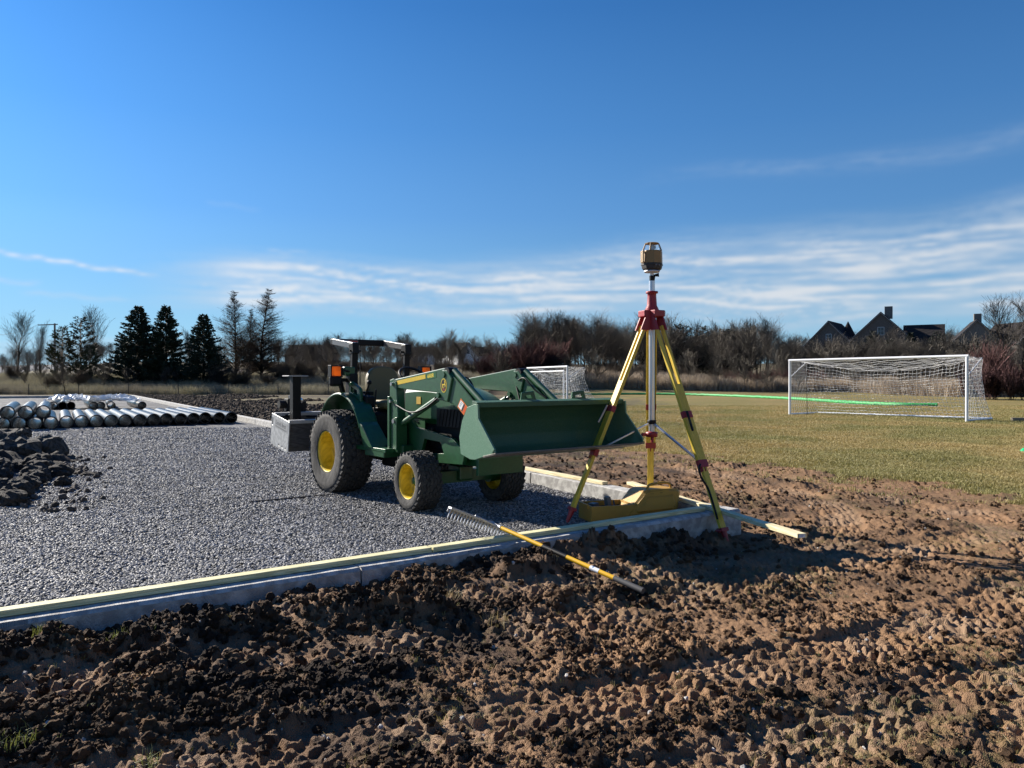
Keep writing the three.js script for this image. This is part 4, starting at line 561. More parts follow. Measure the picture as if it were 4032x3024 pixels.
// ---------- grading box carried behind the tractor ----------
{
  const C = [-1.785, -10.62], gb = thing('box_grader', 'grey steel grading box with a black receiver mast behind the tractor', 'grader', [C[0], 0, C[1]], rad(-52));
  const M_gs = std({ map: mapOf([0.36, 0.36, 0.355], [0.52, 0.52, 0.51], T_blotch, 1.2, 1.3), metalness: 0.25, roughness: 0.5, bumpMap: T_soft, bumpScale: 0.001 }), M_gd = std({ map: mapOf([0.045, 0.045, 0.047], [0.09, 0.09, 0.092], T_blotch, 1.5, 1.3), roughness: 0.55, metalness: 0.2 });
  const tilt = 0.165, cx = -1.26, cy = 0.735, T = (g) => put(g, [cx, cy, 0], [0, 0, -tilt]);
  for (const s of [1, -1]) {
    const pl = obj('end_plate', T(slab([[-0.34, -0.2], [-0.30, -0.225], [0.30, -0.225], [0.34, -0.20], [0.335, 0.23], [-0.335, 0.23]], 0.016, 0.003, [[[-0.31, 0.06], [-0.275, 0.06], [-0.275, 0.17], [-0.31, 0.17]], ...[0.0, 0.12, 0.24].map((x) => [[x - 0.02, -0.19], [x + 0.02, -0.19], [x, -0.14]])]).translate(0, 0, 1.0 * s)), M_gs, gb);
    if (s > 0) obj('lettering', T(new THREE.PlaneGeometry(0.50, 0.125).translate(0.045, 0.115, 1.0095)), decal(512, 128, (c, w, h) => { c.fillStyle = 'rgb(151,151,150)'; c.fillRect(0, 0, w, h); c.fillStyle = '#26262a'; c.font = 'bold 78px serif'; c.textBaseline = 'middle'; c.fillText('Level Best', 40, 50, 440); c.fillRect(40, 98, 440, 5); c.fillRect(60, 110, 400, 4); }, 0.5), pl);
  }
  obj('front_panel', T(box(0.016, 0.36, 1.98, [0.27, 0.03, 0], undefined, 0.002)), M_gd, gb); obj('rear_panel', T(box(0.016, 0.36, 1.98, [-0.27, 0.03, 0], undefined, 0.002)), M_gd, gb); obj('box_floor_plate', T(box(0.52, 0.012, 1.97, [0, 0.03, 0], undefined, 0)), M_gd, gb);
  obj('top_rail', [T(beam([0.27, 0.22, -0.99], [0.27, 0.22, 0.99], 0.05, 0.05)), T(beam([-0.27, 0.22, -0.99], [-0.27, 0.22, 0.99], 0.05, 0.05))], M_gs, gb);
  obj('cutting_blade', [T(box(0.02, 0.1, 1.98, [0.25, -0.17, 0], undefined, 0.002)), T(box(0.02, 0.1, 1.98, [-0.25, -0.17, 0], undefined, 0.002))], M_gd, gb);
  for (const s of [1, -1]) { const z = 0.77 * s; obj('receiver_mast', [beam([-1.26, 0.80, z], [-1.26, 1.55, z], 0.125, 0.125, [1, 0, 0], 0.008), box(0.2, 0.02, 0.2, [-1.26, 0.86, z])], M_black, gb); obj('mast_plate', box(0.24, 0.014, 0.3, [-1.26, 1.558, z], undefined, 0.003), M_gs, gb); if (s > 0) break; }
  obj('hydraulic_valve', [box(0.16, 0.2, 0.2, [-1.75, 1.12, 0.62], undefined, 0.015), bar([-1.78, 1.13, 0.70], [-1.78, 1.13, 0.82], 0.06, 0.06, 14), box(0.1, 0.16, 0.1, [-1.62, 1.1, 0.52])], M_dark, gb); obj('valve_block', [bar([-1.55, 1.19, 0.58], [-1.4, 1.2, 0.74], 0.05, 0.05, 12), ...[0, 1, 2].map((i) => bar([-1.75 + i * 0.07, 1.2, 0.66], [-1.75 + i * 0.07, 1.26, 0.67], 0.018, 0.014, 8))], M_steel, gb);
  obj('hose', [tube([[-1.7, 1.05, 0.7], [-1.6, 0.98, 0.85], [-1.4, 0.98, 0.8], [-1.3, 1.0, 0.72]], 0.014, 24), tube([[-1.75, 1.04, 0.6], [-1.5, 0.95, 0.5], [-1.1, 1.0, 0.2], [-0.7, 1.0, 0.1]], 0.014, 30)], M_black, gb);
  obj('hitch_frame', [beam([-0.98, 0.62, -0.36], [-0.98, 1.1, 0], 0.05, 0.07), beam([-0.98, 0.62, 0.36], [-0.98, 1.1, 0], 0.05, 0.07), beam([-0.98, 1.1, 0], [-1.55, 0.98, 0], 0.05, 0.07), beam([-1.6, 0.97, -0.8], [-1.6, 0.97, 0.8], 0.1, 0.1)], M_gd, gb);
  for (const s of [1, -1]) { const z = 0.68 * s, g = sub('gauge_wheel', gb); obj('wheel_tyre', HX(turned([[0.1, -0.06], [0.15, -0.085], [0.19, -0.07], [0.2, 0], [0.19, 0.07], [0.15, 0.085], [0.1, 0.06]], 28)).translate(-2.05, 0.72, z), M_tyre, g); obj('wheel_disc', HX(turned([[0.001, 0.03], [0.1, 0.05], [0.105, -0.05], [0.001, -0.03]], 20)).translate(-2.05, 0.72, z), M_gs, g); obj('wheel_arm', [beam([-1.6, 0.97, z - 0.12 * s], [-2.05, 0.98, z - 0.12 * s], 0.06, 0.06), beam([-2.05, 0.98, z - 0.12 * s], [-2.05, 0.72, z - 0.12 * s], 0.05, 0.06, [1, 0, 0]), bar([-2.05, 0.72, z - 0.13 * s], [-2.05, 0.72, z], 0.02, 0.02, 8)], M_gd, g); }
}
// ---------- pipes, plastic, boulders and dirt on the gravel ----------
const M_pipe = phy({ color: rgb(0.010, 0.010, 0.011), specularIntensity: 0.7, roughness: 0.27, bumpMap: rep(T_soft, 2), bumpScale: 0.004 });
{
  const L = 6.1, ro = 0.19, ri = 0.168, prof = [[ri, 0], [ro, 0], [ro + 0.012, 0.01], [ro + 0.012, 0.16], [ro, 0.19], [ro - 0.001, L / 2], [ro, L], [ri, L], [ri, L / 2], [ri, 0]];
  const geo = turned(prof.map(([r, y]) => [r, y]), 36).rotateZ(0); const g2 = toCreasedNormals(plain(geo), 0.6).rotateX(-Math.PI / 2);   // mouth at the origin, running to -z
  const turn = Math.atan2(-RK[0], -RK[1]), R = rng(9);
  const add = (x, y, z, label, group, dt = 0) => { const o = obj('drain_pipe', g2, M_pipe); o.position.set(x, y, z); o.rotation.set(0, turn + dt, 0); tag(o, label, 'pipe', group); return o; };
  const nth = 'first second third fourth fifth sixth seventh eighth ninth tenth eleventh twelfth thirteenth fourteenth fifteenth sixteenth seventeenth eighteenth'.split(' ');
  const S = [-0.8, 0.6], row = (i) => [-9.75 + S[0] * 0.412 * i, -26.4 + S[1] * 0.412 * i];
  for (let i = 0; i < 18; i++) { const [x, z] = row(i), j = (R() - 0.5) * 0.5; add(x + RK[0] * j, ro + 0.012, z + RK[1] * j, i === 0 ? 'black pipe at the right end of the near row, next to the concrete edging' : nth[i] + ' black drain pipe from the right end of the near row', 'pipes in the near row', (R() - 0.5) * 0.02); }
  for (const [i, lb] of [[13.5, 'rightmost of the three pipes stacked on top of the near row'], [14.6, 'middle one of the three pipes stacked on top of the near row'], [15.7, 'leftmost of the three pipes stacked on top of the near row']]) { const [x, z] = row(i), j = (R() - 0.5) * 0.3; add(x + RK[0] * j, ro * 2.74 + 0.015, z + RK[1] * j, lb, null, (R() - 0.5) * 0.015); }
  for (const t of [-0.603, -0.590, -0.579, -0.549, -0.5395, -0.526, -0.4855]) { const d = 38.6 + (R() - 0.5) * 0.8; add(t * d, ro + 0.012, -d, t > -0.5 ? 'single black pipe lying apart behind the near row' : 'black pipe end under torn plastic behind the near row', t > -0.5 ? null : 'pipes under the plastic', (R() - 0.5) * 0.12); }
  // torn plastic wrapping
  const sheet = (w, l, seed, hgt, arch) => { const nx = 26, ny = 18, g = new THREE.PlaneGeometry(w, l, nx, ny).rotateX(-Math.PI / 2), p = g.attributes.position; for (let i = 0; i < p.count; i++) { const x = p.getX(i), z = p.getZ(i); p.setXYZ(i, x + 0.1 * n2(x * 2 + seed, z * 2), hgt * (0.45 + 0.55 * n2(x * 1.7 + seed, z * 1.4)) * (1 - (Math.abs(2 * x / w)) ** 4) + 0.14 * Math.abs(n2(x * 4.3, z * 4.1 + seed)) + 0.06 * n2(x * 11, z * 9 + seed) + arch, z + 0.12 * n2(x * 2.2, z * 2 - seed)); } return toCreasedNormals(plain(g), 0.35); };
  const M_film = phy({ color: rgb(0.82, 0.84, 0.86), roughness: 0.35, transmission: 0.3, thickness: 0, side: THREE.DoubleSide });
  for (const [t, d, w, l, s, h, lb] of [[-0.592, 39.4, 2.2, 2.6, 3.1, 0.34, 'torn white plastic sheet bunched over the far pipes, left heap'], [-0.5585, 39.6, 1.5, 2.2, 8.4, 0.2, 'low bluish crumpled plastic film between two white heaps of wrapping'], [-0.535, 39.2, 2.0, 2.4, 15.2, 0.3, 'torn white plastic sheet bunched over the far pipes, right heap']]) { const o = obj('plastic_sheet', sheet(w, l, s, h, 0.36), M_film); o.position.set(t * d, 0.03, -d - 0.8); o.rotation.y = turn + s; tag(o, lb, 'plastic sheet', 'torn plastic wrapping'); }
}
{ const P = []; for (let i = 0; i <= 20; i++) { const t = i / 20; P.push([lerp(-3.2, -2.2, t) + 0.01 * n2(i, 2), 0.014, lerp(-9.27, -9.95, t) + 0.015 * n2(i * 0.8, 5)]); } tag(obj('dark_line', tube(P, 0.012, 60, 6), std({ color: rgb(0.015, 0.015, 0.02), roughness: 0.8 })), 'thin added dark line on the gravel left of the rear tyre', 'dark_line'); }  // added dark tube standing in for a thin dark line on the gravel
const M_rock = std({ map: mapOf([0.028, 0.024, 0.021], [0.11, 0.095, 0.08], T_blotch, 1, 1.4), roughness: 0.85, bumpMap: rep(T_fine, 1), bumpScale: 0.03 });
const M_clod = std({ map: mapOf([0.022, 0.018, 0.014], [0.07, 0.054, 0.042], T_blotch, 1, 1.4), roughness: 0.9, bumpMap: rep(T_fine, 1), bumpScale: 0.03 });
{
  const stone = (t, d, r, sy, seed, lb, m = M_rock, name = 'boulder', cat = 'boulder', lift = 0.55, grp) => { const g = lumpGeo(seed, 4, 0.2, 1); const p = g.attributes.position; for (let i = 0; i < p.count; i++) { const x = p.getX(i), y = p.getY(i), z = p.getZ(i); const f = 1 + 0.05 * n3(x * 4, y * 9 + seed, z * 4); p.setXYZ(i, x * f, y * f, z * f); } g.scale(r, r * sy, r * 0.9); g.computeVertexNormals(); boxUV(g, 1.3); const o = obj(name, g, m); o.position.set(t * d, r * sy * lift, -d); o.rotation.y = seed; return tag(o, lb, cat, grp); };
  stone(-0.612, 14.4, 0.36, 0.78, 4.2, 'large rounded boulder at the right end of the dirt pile on the gravel'); stone(-0.652, 13.6, 0.44, 0.72, 7.7, 'broad pale-topped boulder in front of the pile at the left edge'); stone(-0.662, 14.9, 0.42, 0.85, 1.9, 'boulder at the back of the dirt pile, left of the rounded one'); stone(-0.640, 14.7, 0.14, 0.8, 5.5, 'small stone sitting on the gap between the two back boulders', M_rock, 'boulder', 'boulder', 4.1);
  const lump = (t, d, r, sy, s, lb, g) => stone(t, d, r, sy, s, lb, M_clod, 'dirt_lump', 'dirt lump', 0.5, g);
  lump(-0.596, 11.8, 0.2, 0.62, 3.3, 'dark dirt lump at the right foot of the dirt pile'); lump(-0.5555, 11.9, 0.13, 0.35, 9.1, 'flat dark dirt lump lying alone on the gravel right of the pile'); lump(-0.590, 10.75, 0.11, 0.85, 6.6, 'upright dark clod on the gravel in front of the pile');
  const R = rng(55);
  for (let i = 0; i < 34; i++) { const d = 8.9 + R() * 4, lim = lerp(-0.655, -0.612, smoothstep(d, 9, 12)), t = lim - Math.pow(R(), 1.3) * 0.09; lump(t, d, 0.09 + 0.15 * R(), 0.6 + 0.25 * R(), i * 3.7 + 1, 'dark lump of dirt in the pile at the left edge', 'lumps of the dirt pile'); }
  const L = [], C = []; for (let i = 0; i < 420; i++) { const d = 8.6 + R() * 6, t = -0.70 + 0.14 * Math.pow(R(), 0.7) + 0.05 * Math.pow(R(), 4), s = 0.01 + 0.045 * Math.pow(R(), 3); L.push([t * d, s * 0.5, -d, R() * 6, R() * 6, R() * 6, s, s * 0.8, s]); const v = 0.3 + R() * 0.5; C.push(rgb(0.13 * v, 0.1 * v, 0.08 * v)); }
  const grp = thing('dirt_crumbs', 'small dark crumbs of dirt strewn round the pile on the gravel', 'dirt crumbs'); grp.userData.kind = 'stuff'; inst('crumb', lumpGeo(2, 1, 0.3), std({ color: 0xffffff, roughness: 0.9 }), L, grp, (i) => C[i]).userData.kind = 'stuff';
  const mound = new THREE.PlaneGeometry(5, 7, 60, 80).rotateX(-Math.PI / 2), p = mound.attributes.position; for (let i = 0; i < p.count; i++) { const x = p.getX(i), z = p.getZ(i), e = Math.hypot((x + 0.2) / 1.9, z / 2.9); p.setY(i, 0.38 * Math.max(0, 1 - e * e) * (1 + 0.5 * fbm(x * 1.2, z * 1.2, 3)) + (e < 1 ? 0.9 * domes(x + 40, z + 40, 0.2, 0.7, 5) + 0.6 * domes(x + 40, z + 40, 0.1, 0.7, 8) : 0) - 0.03); } mound.computeVertexNormals();
  const o = obj('dirt_pile', boxUV(mound.clone(), 1.3), M_clod); o.position.set(-9.75, 0, -12.2); o.rotation.y = -0.45; tag(o, 'heap of dark dirt under the boulders at the left edge', 'dirt pile');
}
// ---------- goals, hose, grass ----------
const M_goal = std({ color: rgb(0.78, 0.79, 0.8), roughness: 0.35 }), M_net = std({ color: rgb(0.8, 0.8, 0.8), roughness: 0.7 }), M_rope = std({ color: rgb(0.03, 0.03, 0.03), roughness: 0.8 });
function goal(label, Rp, Lp, Hh, depthB, depthT, r, group, netR, cell) { // right and left post feet (x, y, z); the net hangs behind
  const R = V(...Rp), L = V(...Lp), w = R.clone().setY(0).sub(L.clone().setY(0)), W = w.length(); w.normalize(); const back = V(-w.z, 0, w.x).multiplyScalar(V(-w.z, 0, w.x).dot(V(0.783, 0, -0.622)) > 0 ? 1 : -1);
  const g = thing('soccer_goal', label, 'goal', Lp, 0, group), q = (s, y, b) => { const v = w.clone().multiplyScalar(s * W).addScaledVector(back, b); return [v.x, y + (R.y - L.y) * s, v.z]; };
  obj('post', bar(q(0, 0, 0), q(0, Hh, 0), r, r, 14), M_goal, g); obj('post', bar(q(1, 0, 0), q(1, Hh, 0), r, r, 14), M_goal, g); obj('crossbar', bar(q(-r / W, Hh, 0), q(1 + r / W, Hh, 0), r, r, 14), M_goal, g);
  for (const s of [0, 1]) { obj('base_bar', bar(q(s, 0.05, 0.05), q(s, 0.05, depthB), r * 0.75, r * 0.75, 10), M_goal, g); obj('top_stay', bar(q(s, Hh - 0.75, 0.02), q(s, Hh - 0.05, depthT), 0.018, 0.018, 8), M_goal, g); obj('back_prop', bar(q(s + (s ? -0.06 : 0.04), 0.05, depthB * 0.4), q(s + (s ? -0.04 : 0.05), Hh * 0.82, depthT * 0.55), 0.014, 0.014, 6), M_rope, g); }
  obj('back_base_bar', bar(q(0, 0.05, depthB), q(1, 0.05, depthB), r * 0.75, r * 0.75, 10), M_goal, g);
  obj('net_rope', tube([...Array(9)].map((_, i) => q(i / 8, Hh - 0.08 - 0.42 * Math.sin(Math.PI * i / 8), depthT)), 0.012, 40, 5), M_rope, g); obj('net_rope', tube([...Array(9)].map((_, i) => q(0.05 + i / 8 * 0.9, Hh * 0.72 - 0.2 * Math.sin(Math.PI * i / 8), depthT * 0.6)), 0.011, 40, 5), M_rope, g);
  // knotted net: roof, back and both ends, sagging between the frame
  const net = [], grid = (f, nu, nv) => { const line = (pts) => { for (let i = 0; i < pts.length - 1; i++) net.push(bar(pts[i], pts[i + 1], netR, netR, 3, true)); }; for (let i = 0; i <= nu; i++) { const a = []; for (let j = 0; j <= nv; j++) a.push(f(i / nu, j / nv)); line(a); } for (let j = 0; j <= nv; j++) { const a = []; for (let i = 0; i <= nu; i++) a.push(f(i / nu, j / nv)); line(a); } };
  const nu = Math.round(W / cell), sag = (u) => Math.sin(Math.PI * u);
  const prof = (v) => { if (v < 0.35) { const k = v / 0.35; return [Hh - 0.02 - 0.05 * k, depthT * k]; } const k = (v - 0.35) / 0.65; return [lerp(Hh - 0.07, 0.06, k), lerp(depthT, depthB, Math.pow(k, 1.25)) - 0.3 * Math.sin(Math.PI * k)]; };
  grid((u, v) => { const [y, b] = prof(v); return q(u, y - 0.42 * sag(u) * Math.sin(Math.PI * Math.min(1, v * 1.35)) + 0.04 * n2(u * 9, v * 7), b + 0.12 * n2(u * 5 + 3, v * 4) * Math.sin(Math.PI * v)); }, nu, Math.round((depthT + Math.hypot(Hh, depthB - depthT)) / cell));
  for (const s of [0, 1]) grid((u, v) => { const [yb, bb] = prof(lerp(0.35, 1, v)); const y = lerp(Hh, 0.04, v); return q(s, lerp(y, yb, u), bb * u + 0.02); }, Math.round(depthB / cell * 0.8), Math.round(Hh / cell));
  const o = obj('net', mergeGeometries(net.map((n) => { const p = n.toNonIndexed(); p.deleteAttribute('uv'); return p; })), M_net, g);
  return g;
}
goal('large white soccer goal with a sagging net, nearest on the right', [16.9, -0.05, -28.3], [12.42, -0.07, -34.05], 2.44, 2.3, 1.35, 0.055, 'soccer goals', 0.0062, 0.16);
goal('white soccer goal far behind the loader bucket', [3.53, -0.05, -48.7], [1.13, -0.05, -55.5], 2.42, 2.2, 1.2, 0.055, 'soccer goals', 0.0055, 0.2);
goal('smaller white goal standing just inside the far goal', [3.32, -0.05, -49.0], [1.28, -0.05, -55.3], 2.13, 1.9, 0.9, 0.045, 'soccer goals', 0.0055, 0.24);
{ // filter sock lying across the back of the field
  const P = [[2, 0, -76], [8.5, 0, -79], [14, 0, -80], [18, 0, -77], [20.8, 0, -70], [22, 0, -61], [22.2, 0, -53], [22.4, 0, -48.5], [23.3, 0, -45.6], [24.8, 0, -44.4]].map(([x, , z]) => [x, levelAt(x, z) + 0.09, z]);
  const c = new THREE.CatmullRomCurve3(P.map((p) => V(...p))), g = new THREE.TubeGeometry(c, 300, 0.115, 8), p = g.attributes.position; for (let i = 0; i < p.count; i++) p.setY(i, p.getY(i) + 0.02 * n2(p.getX(i) * 1.5, p.getZ(i) * 1.5)); g.computeVertexNormals();
  tag(obj('filter_sock', g, std({ map: mapOf([0.02, 0.22, 0.05], [0.06, 0.42, 0.12], T_blotch, 3, 1.3), roughness: 0.6 })), 'long green filter sock curving over the grass behind the goals', 'filter sock');
  const cone = thing('disc_cone', 'small green plastic marker disc on the grass at the right edge', 'marker cone', [11.05, levelAt(11.05, -16.4) + 0.02, -16.4]); obj('disc', turned([[0.035, 0.07], [0.04, 0.072], [0.10, 0.012], [0.105, 0.0], [0.1, 0.0], [0.036, 0.066]], 24), std({ color: rgb(0.0, 0.42, 0.16), roughness: 0.4 }), cone);
  const pl = obj('timber_beam', box(3.0, 0.12, 0.14, [0, 0.06, 0]), std({ map: mapOf([0.17, 0.14, 0.1], [0.3, 0.25, 0.18], T_wood, 1), roughness: 0.8 })); pl.position.set(20.6, -0.06, -29.2); pl.rotation.y = 0.06; tag(pl, 'weathered timber beam on the grass right of the large goal', 'beam');
}
// blades in clumps
function clumpGeo(seed, n, h, spread, w, lean = 0.5, segs = 1) {
  const R = rng(seed), P = [], N = [], I = [];
  for (let i = 0; i < n; i++) { const a = R() * 6.283, r = Math.sqrt(R()) * spread, x = Math.cos(a) * r, z = Math.sin(a) * r, hh = h * (0.5 + 0.6 * R()), la = R() * 6.283, l = hh * lean * R(), f = R() * 3.14, wx = Math.cos(f) * w, wz = Math.sin(f) * w, b = P.length / 3; P.push(x - wx, 0, z - wz, x + wx, 0, z + wz, x + Math.cos(la) * l * 0.4 - wx * 0.7, hh * 0.6, z + Math.sin(la) * l * 0.4 - wz * 0.7, x + Math.cos(la) * l * 0.4 + wx * 0.7, hh * 0.6, z + Math.sin(la) * l * 0.4 + wz * 0.7, x + Math.cos(la) * l, hh * (1 - lean * 0.25), z + Math.sin(la) * l); I.push(b, b + 1, b + 2, b + 1, b + 3, b + 2, b + 2, b + 3, b + 4); }
  const g = new THREE.BufferGeometry(); g.setAttribute('position', new THREE.Float32BufferAttribute(P, 3)); g.setIndex(I); g.computeVertexNormals(); return g;
}
const M_blade = phy({ color: 0xffffff, roughness: 0.8, transmission: 0.35, thickness: 0, side: THREE.DoubleSide });
{
  const R = rng(101), grp = thing('turf_grass', 'short dormant olive grass of the playing field', 'grass'); grp.userData.kind = 'stuff';
  for (let k = 0; k < 2; k++) { const L = [], C = []; for (let t = 0; t < 200000 && L.length < 30000; t++) { const d = 9.5 * Math.pow(46 / 9.5, Math.pow(R(), 0.85)), x = lerp(-0.12, 0.74, R()) * d, z = -d; const e = rightDist(x, z); if (e < 3.5) continue; const g = grassy(x, z); if (R() > g + 0.02) continue; const s = (0.8 + 0.5 * R()) * (1 + d * 0.012); L.push([x, levelAt(x, z) - 0.006, z, 0, R() * 6.3, 0, s * 1.25, s * (g > 0.9 ? 1 : 1.5), s * 1.25]); const m = clamp(0.45 + 1.1 * fbm(x * 0.16, z * 0.16, 3) + 0.5 * (R() - 0.5), 0, 1); C.push(rgb(lerp(0.27, 0.43, m), lerp(0.245, 0.32, m), lerp(0.072, 0.12, m))); }
    inst('grass_clump', clumpGeo(k + 5, 16, 0.045, 0.10, 0.0035, 0.9), M_blade, L, grp, (i) => C[i]).userData.kind = 'stuff'; }
  const g3 = thing('mud_grass', 'sparse grass blades poking through the mud', 'grass'); g3.userData.kind = 'stuff'; const L = [], C = [];
  for (let t = 0; t < 60000 && L.length < 2600; t++) { const d = 2.8 * Math.pow(12 / 2.8, R()), x = (R() - 0.42) * 1.5 * d, z = -d; if (padDist(x, z) < 0.3 || grassy(x, z) > 0.2 || R() > 0.08 + sparse(x, z)) continue; const s = 0.5 + 0.6 * R(); L.push([x, yAt(x, z) - 0.005, z, 0, R() * 6.3, 0, s, s, s]); const m = R(); C.push(rgb(lerp(0.12, 0.34, m), lerp(0.15, 0.25, m), lerp(0.04, 0.09, m))); }
  inst('blade_clump', clumpGeo(77, 7, 0.035, 0.03, 0.0016, 1.1), M_blade, L, g3, (i) => C[i]).userData.kind = 'stuff';
  const M_tuft = phy({ color: rgb(0.34, 0.26, 0.12), roughness: 0.8, transmission: 0.35, thickness: 0, side: THREE.DoubleSide }), M_tg = phy({ color: rgb(0.20, 0.22, 0.05), roughness: 0.8, transmission: 0.35, thickness: 0, side: THREE.DoubleSide });
  for (const [x, z, s, m, lb] of [[-0.10, -4.75, 1.3, M_tuft, 'dry straw tuft in the mud below the rake handle'], [-0.42, -5.2, 1.1, M_tuft, 'dry straw tuft in the mud nearer the kerb'], [-2.15, -4.2, 1.0, M_tg, 'green and yellow grass tuft in the mud by the left kerb'], [-2.55, -4.15, 0.9, M_tg, 'green grass tuft against the kerb face at the left'], [-2.05, -3.15, 1.1, M_tg, 'grass tuft in the bottom left corner of the mud'], [-1.5, -3.1, 0.9, M_tg, 'small grass tuft near the bottom edge, second from the left corner'], [0.3, -6.2, 1.0, M_tuft, 'dry straw tuft at the kerb face under the rake']]) { const o = obj('grass_tuft', clumpGeo(Math.round(x * 91 + 400), 60, 0.10, 0.07, 0.0018, 1.0), m); o.position.set(x, yAt(x, z) - 0.01, z); o.scale.setScalar(s); tag(o, lb, 'grass tuft', 'grass tufts in the mud'); }
}
// ---------- trees, brush, fence, houses ----------
function frustums(segs) { // tapered branch pieces [p, q, r0, r1, sides]
  let nv = 0, ni = 0; for (const s of segs) { nv += s[4] * 2; ni += s[4] * 6; } const P = new Float32Array(nv * 3), N = new Float32Array(nv * 3), I = new Uint32Array(ni); let v = 0, k = 0; const a = V(), b = V(), d = V();
  for (const [p, q, r0, r1, n] of segs) { d.subVectors(q, p).normalize(); a.set(Math.abs(d.y) > 0.9 ? 1 : 0, Math.abs(d.y) > 0.9 ? 0 : 1, 0).cross(d).normalize(); b.crossVectors(d, a); for (let i = 0; i < n; i++) { const c = Math.cos(i / n * 6.2832), s = Math.sin(i / n * 6.2832), x = a.x * c + b.x * s, y = a.y * c + b.y * s, z = a.z * c + b.z * s; P.set([p.x + x * r0, p.y + y * r0, p.z + z * r0, q.x + x * r1, q.y + y * r1, q.z + z * r1], v * 3); N.set([x, y, z, x, y, z], v * 3); const j = ((i + 1) % n) - i; I.set([v, v + 1, v + j * 2, v + 1, v + j * 2 + 1, v + j * 2], k); k += 6; v += 2; } }
  const g = new THREE.BufferGeometry(); g.setAttribute('position', new THREE.BufferAttribute(P, 3)); g.setAttribute('normal', new THREE.BufferAttribute(N, 3)); g.setIndex(new THREE.BufferAttribute(I, 1)); return g;
}
function branches(seed, o) { // bare crown: recursive limbs; returns [trunk pieces, crown pieces]
  const R = rng(seed), T = [], C = [];
  const grow = (p, dir, len, r, lv) => {
    const n = lv === 0 ? (o.cone ? 24 : 7) : lv === 1 ? 5 : lv === 2 ? 3 : 2, d = dir.clone(); let q = p.clone();
    for (let i = 0; i < n; i++) {
      const w = o.wob * (lv ? 1 : 0.4); d.add(V((R() - 0.5) * w, (R() - 0.5) * w * 0.5 + o.up * (lv ? 1 : 0), (R() - 0.5) * w)).normalize(); const e = q.clone().addScaledVector(d, len / n), r0 = r * (1 - i / n * (lv ? 0.8 : 0.85)), r1 = Math.max(o.min, r * (1 - (i + 1) / n * (lv ? 0.8 : 0.85)));
      (lv === 0 ? T : C).push([q, e, Math.max(o.min, r0), r1, lv === 0 ? 7 : lv === 1 ? 4 : 3]); q = e;
      if (lv < o.levels) { const t = (i + 1) / n; if (t < (lv === 0 ? o.clear : 0.2)) continue; const kids = lv === 0 ? o.kids0 : lv === o.levels - 1 ? o.kidsT : o.kids; for (let k = 0; k < kids; k++) { const a = R() * 6.283, s = o.spread * (0.7 + 0.6 * R()) * (lv === 0 && o.cone ? 1.25 : 1), ax = V(Math.cos(a), 0, Math.sin(a)), cd = d.clone().multiplyScalar(Math.cos(s)).addScaledVector(ax, Math.sin(s)).normalize(); const cl = lv === 0 ? (o.cone ? len * 0.25 * (1.04 - t) + 0.2 : len * o.limb * (1.15 - 0.55 * t)) : len * (0.45 + 0.25 * R()); grow(q.clone(), cd, cl * (0.75 + 0.5 * R()), Math.max(o.min, r1 * (lv === 0 ? 0.55 : 0.6)), lv + 1); } }
    }
  };
  if (o.stems) for (let i = 0; i < o.stems; i++) { const a = R() * 6.283, s = o.fan * Math.sqrt(R()); grow(V((R() - 0.5) * o.foot, 0, (R() - 0.5) * o.foot), V(Math.cos(a) * s, 1, Math.sin(a) * s).normalize(), o.h * (0.6 + 0.4 * R()), o.r, 1); }
  else grow(V(0, -0.1, 0), V(0, 1, 0), o.h, o.r, 0);
  return [T, C];
}
const bark = (r, g, b) => std({ color: rgb(r, g, b), roughness: 0.9 });
const M_bark = bark(0.28, 0.25, 0.225), M_barkL = bark(0.42, 0.385, 0.345), M_twig = bark(0.38, 0.345, 0.315), M_redtwig = bark(0.44, 0.25, 0.25), M_brush = bark(0.42, 0.35, 0.29);
function bareTree(name, seed, o, mt = M_bark, mc = M_twig) { const [T, C] = branches(seed, o), g = new THREE.Group(); g.name = name; if (T.length) obj('trunk', frustums(T), mt, g); obj('crown', frustums(C), mc, g); return g; }
const broad = { h: 9, r: 0.15, levels: 3, clear: 0.28, kids0: 3, kids: 2, kidsT: 2, spread: 0.6, wob: 0.3, up: 0.05, limb: 0.46, min: 0.0105 };
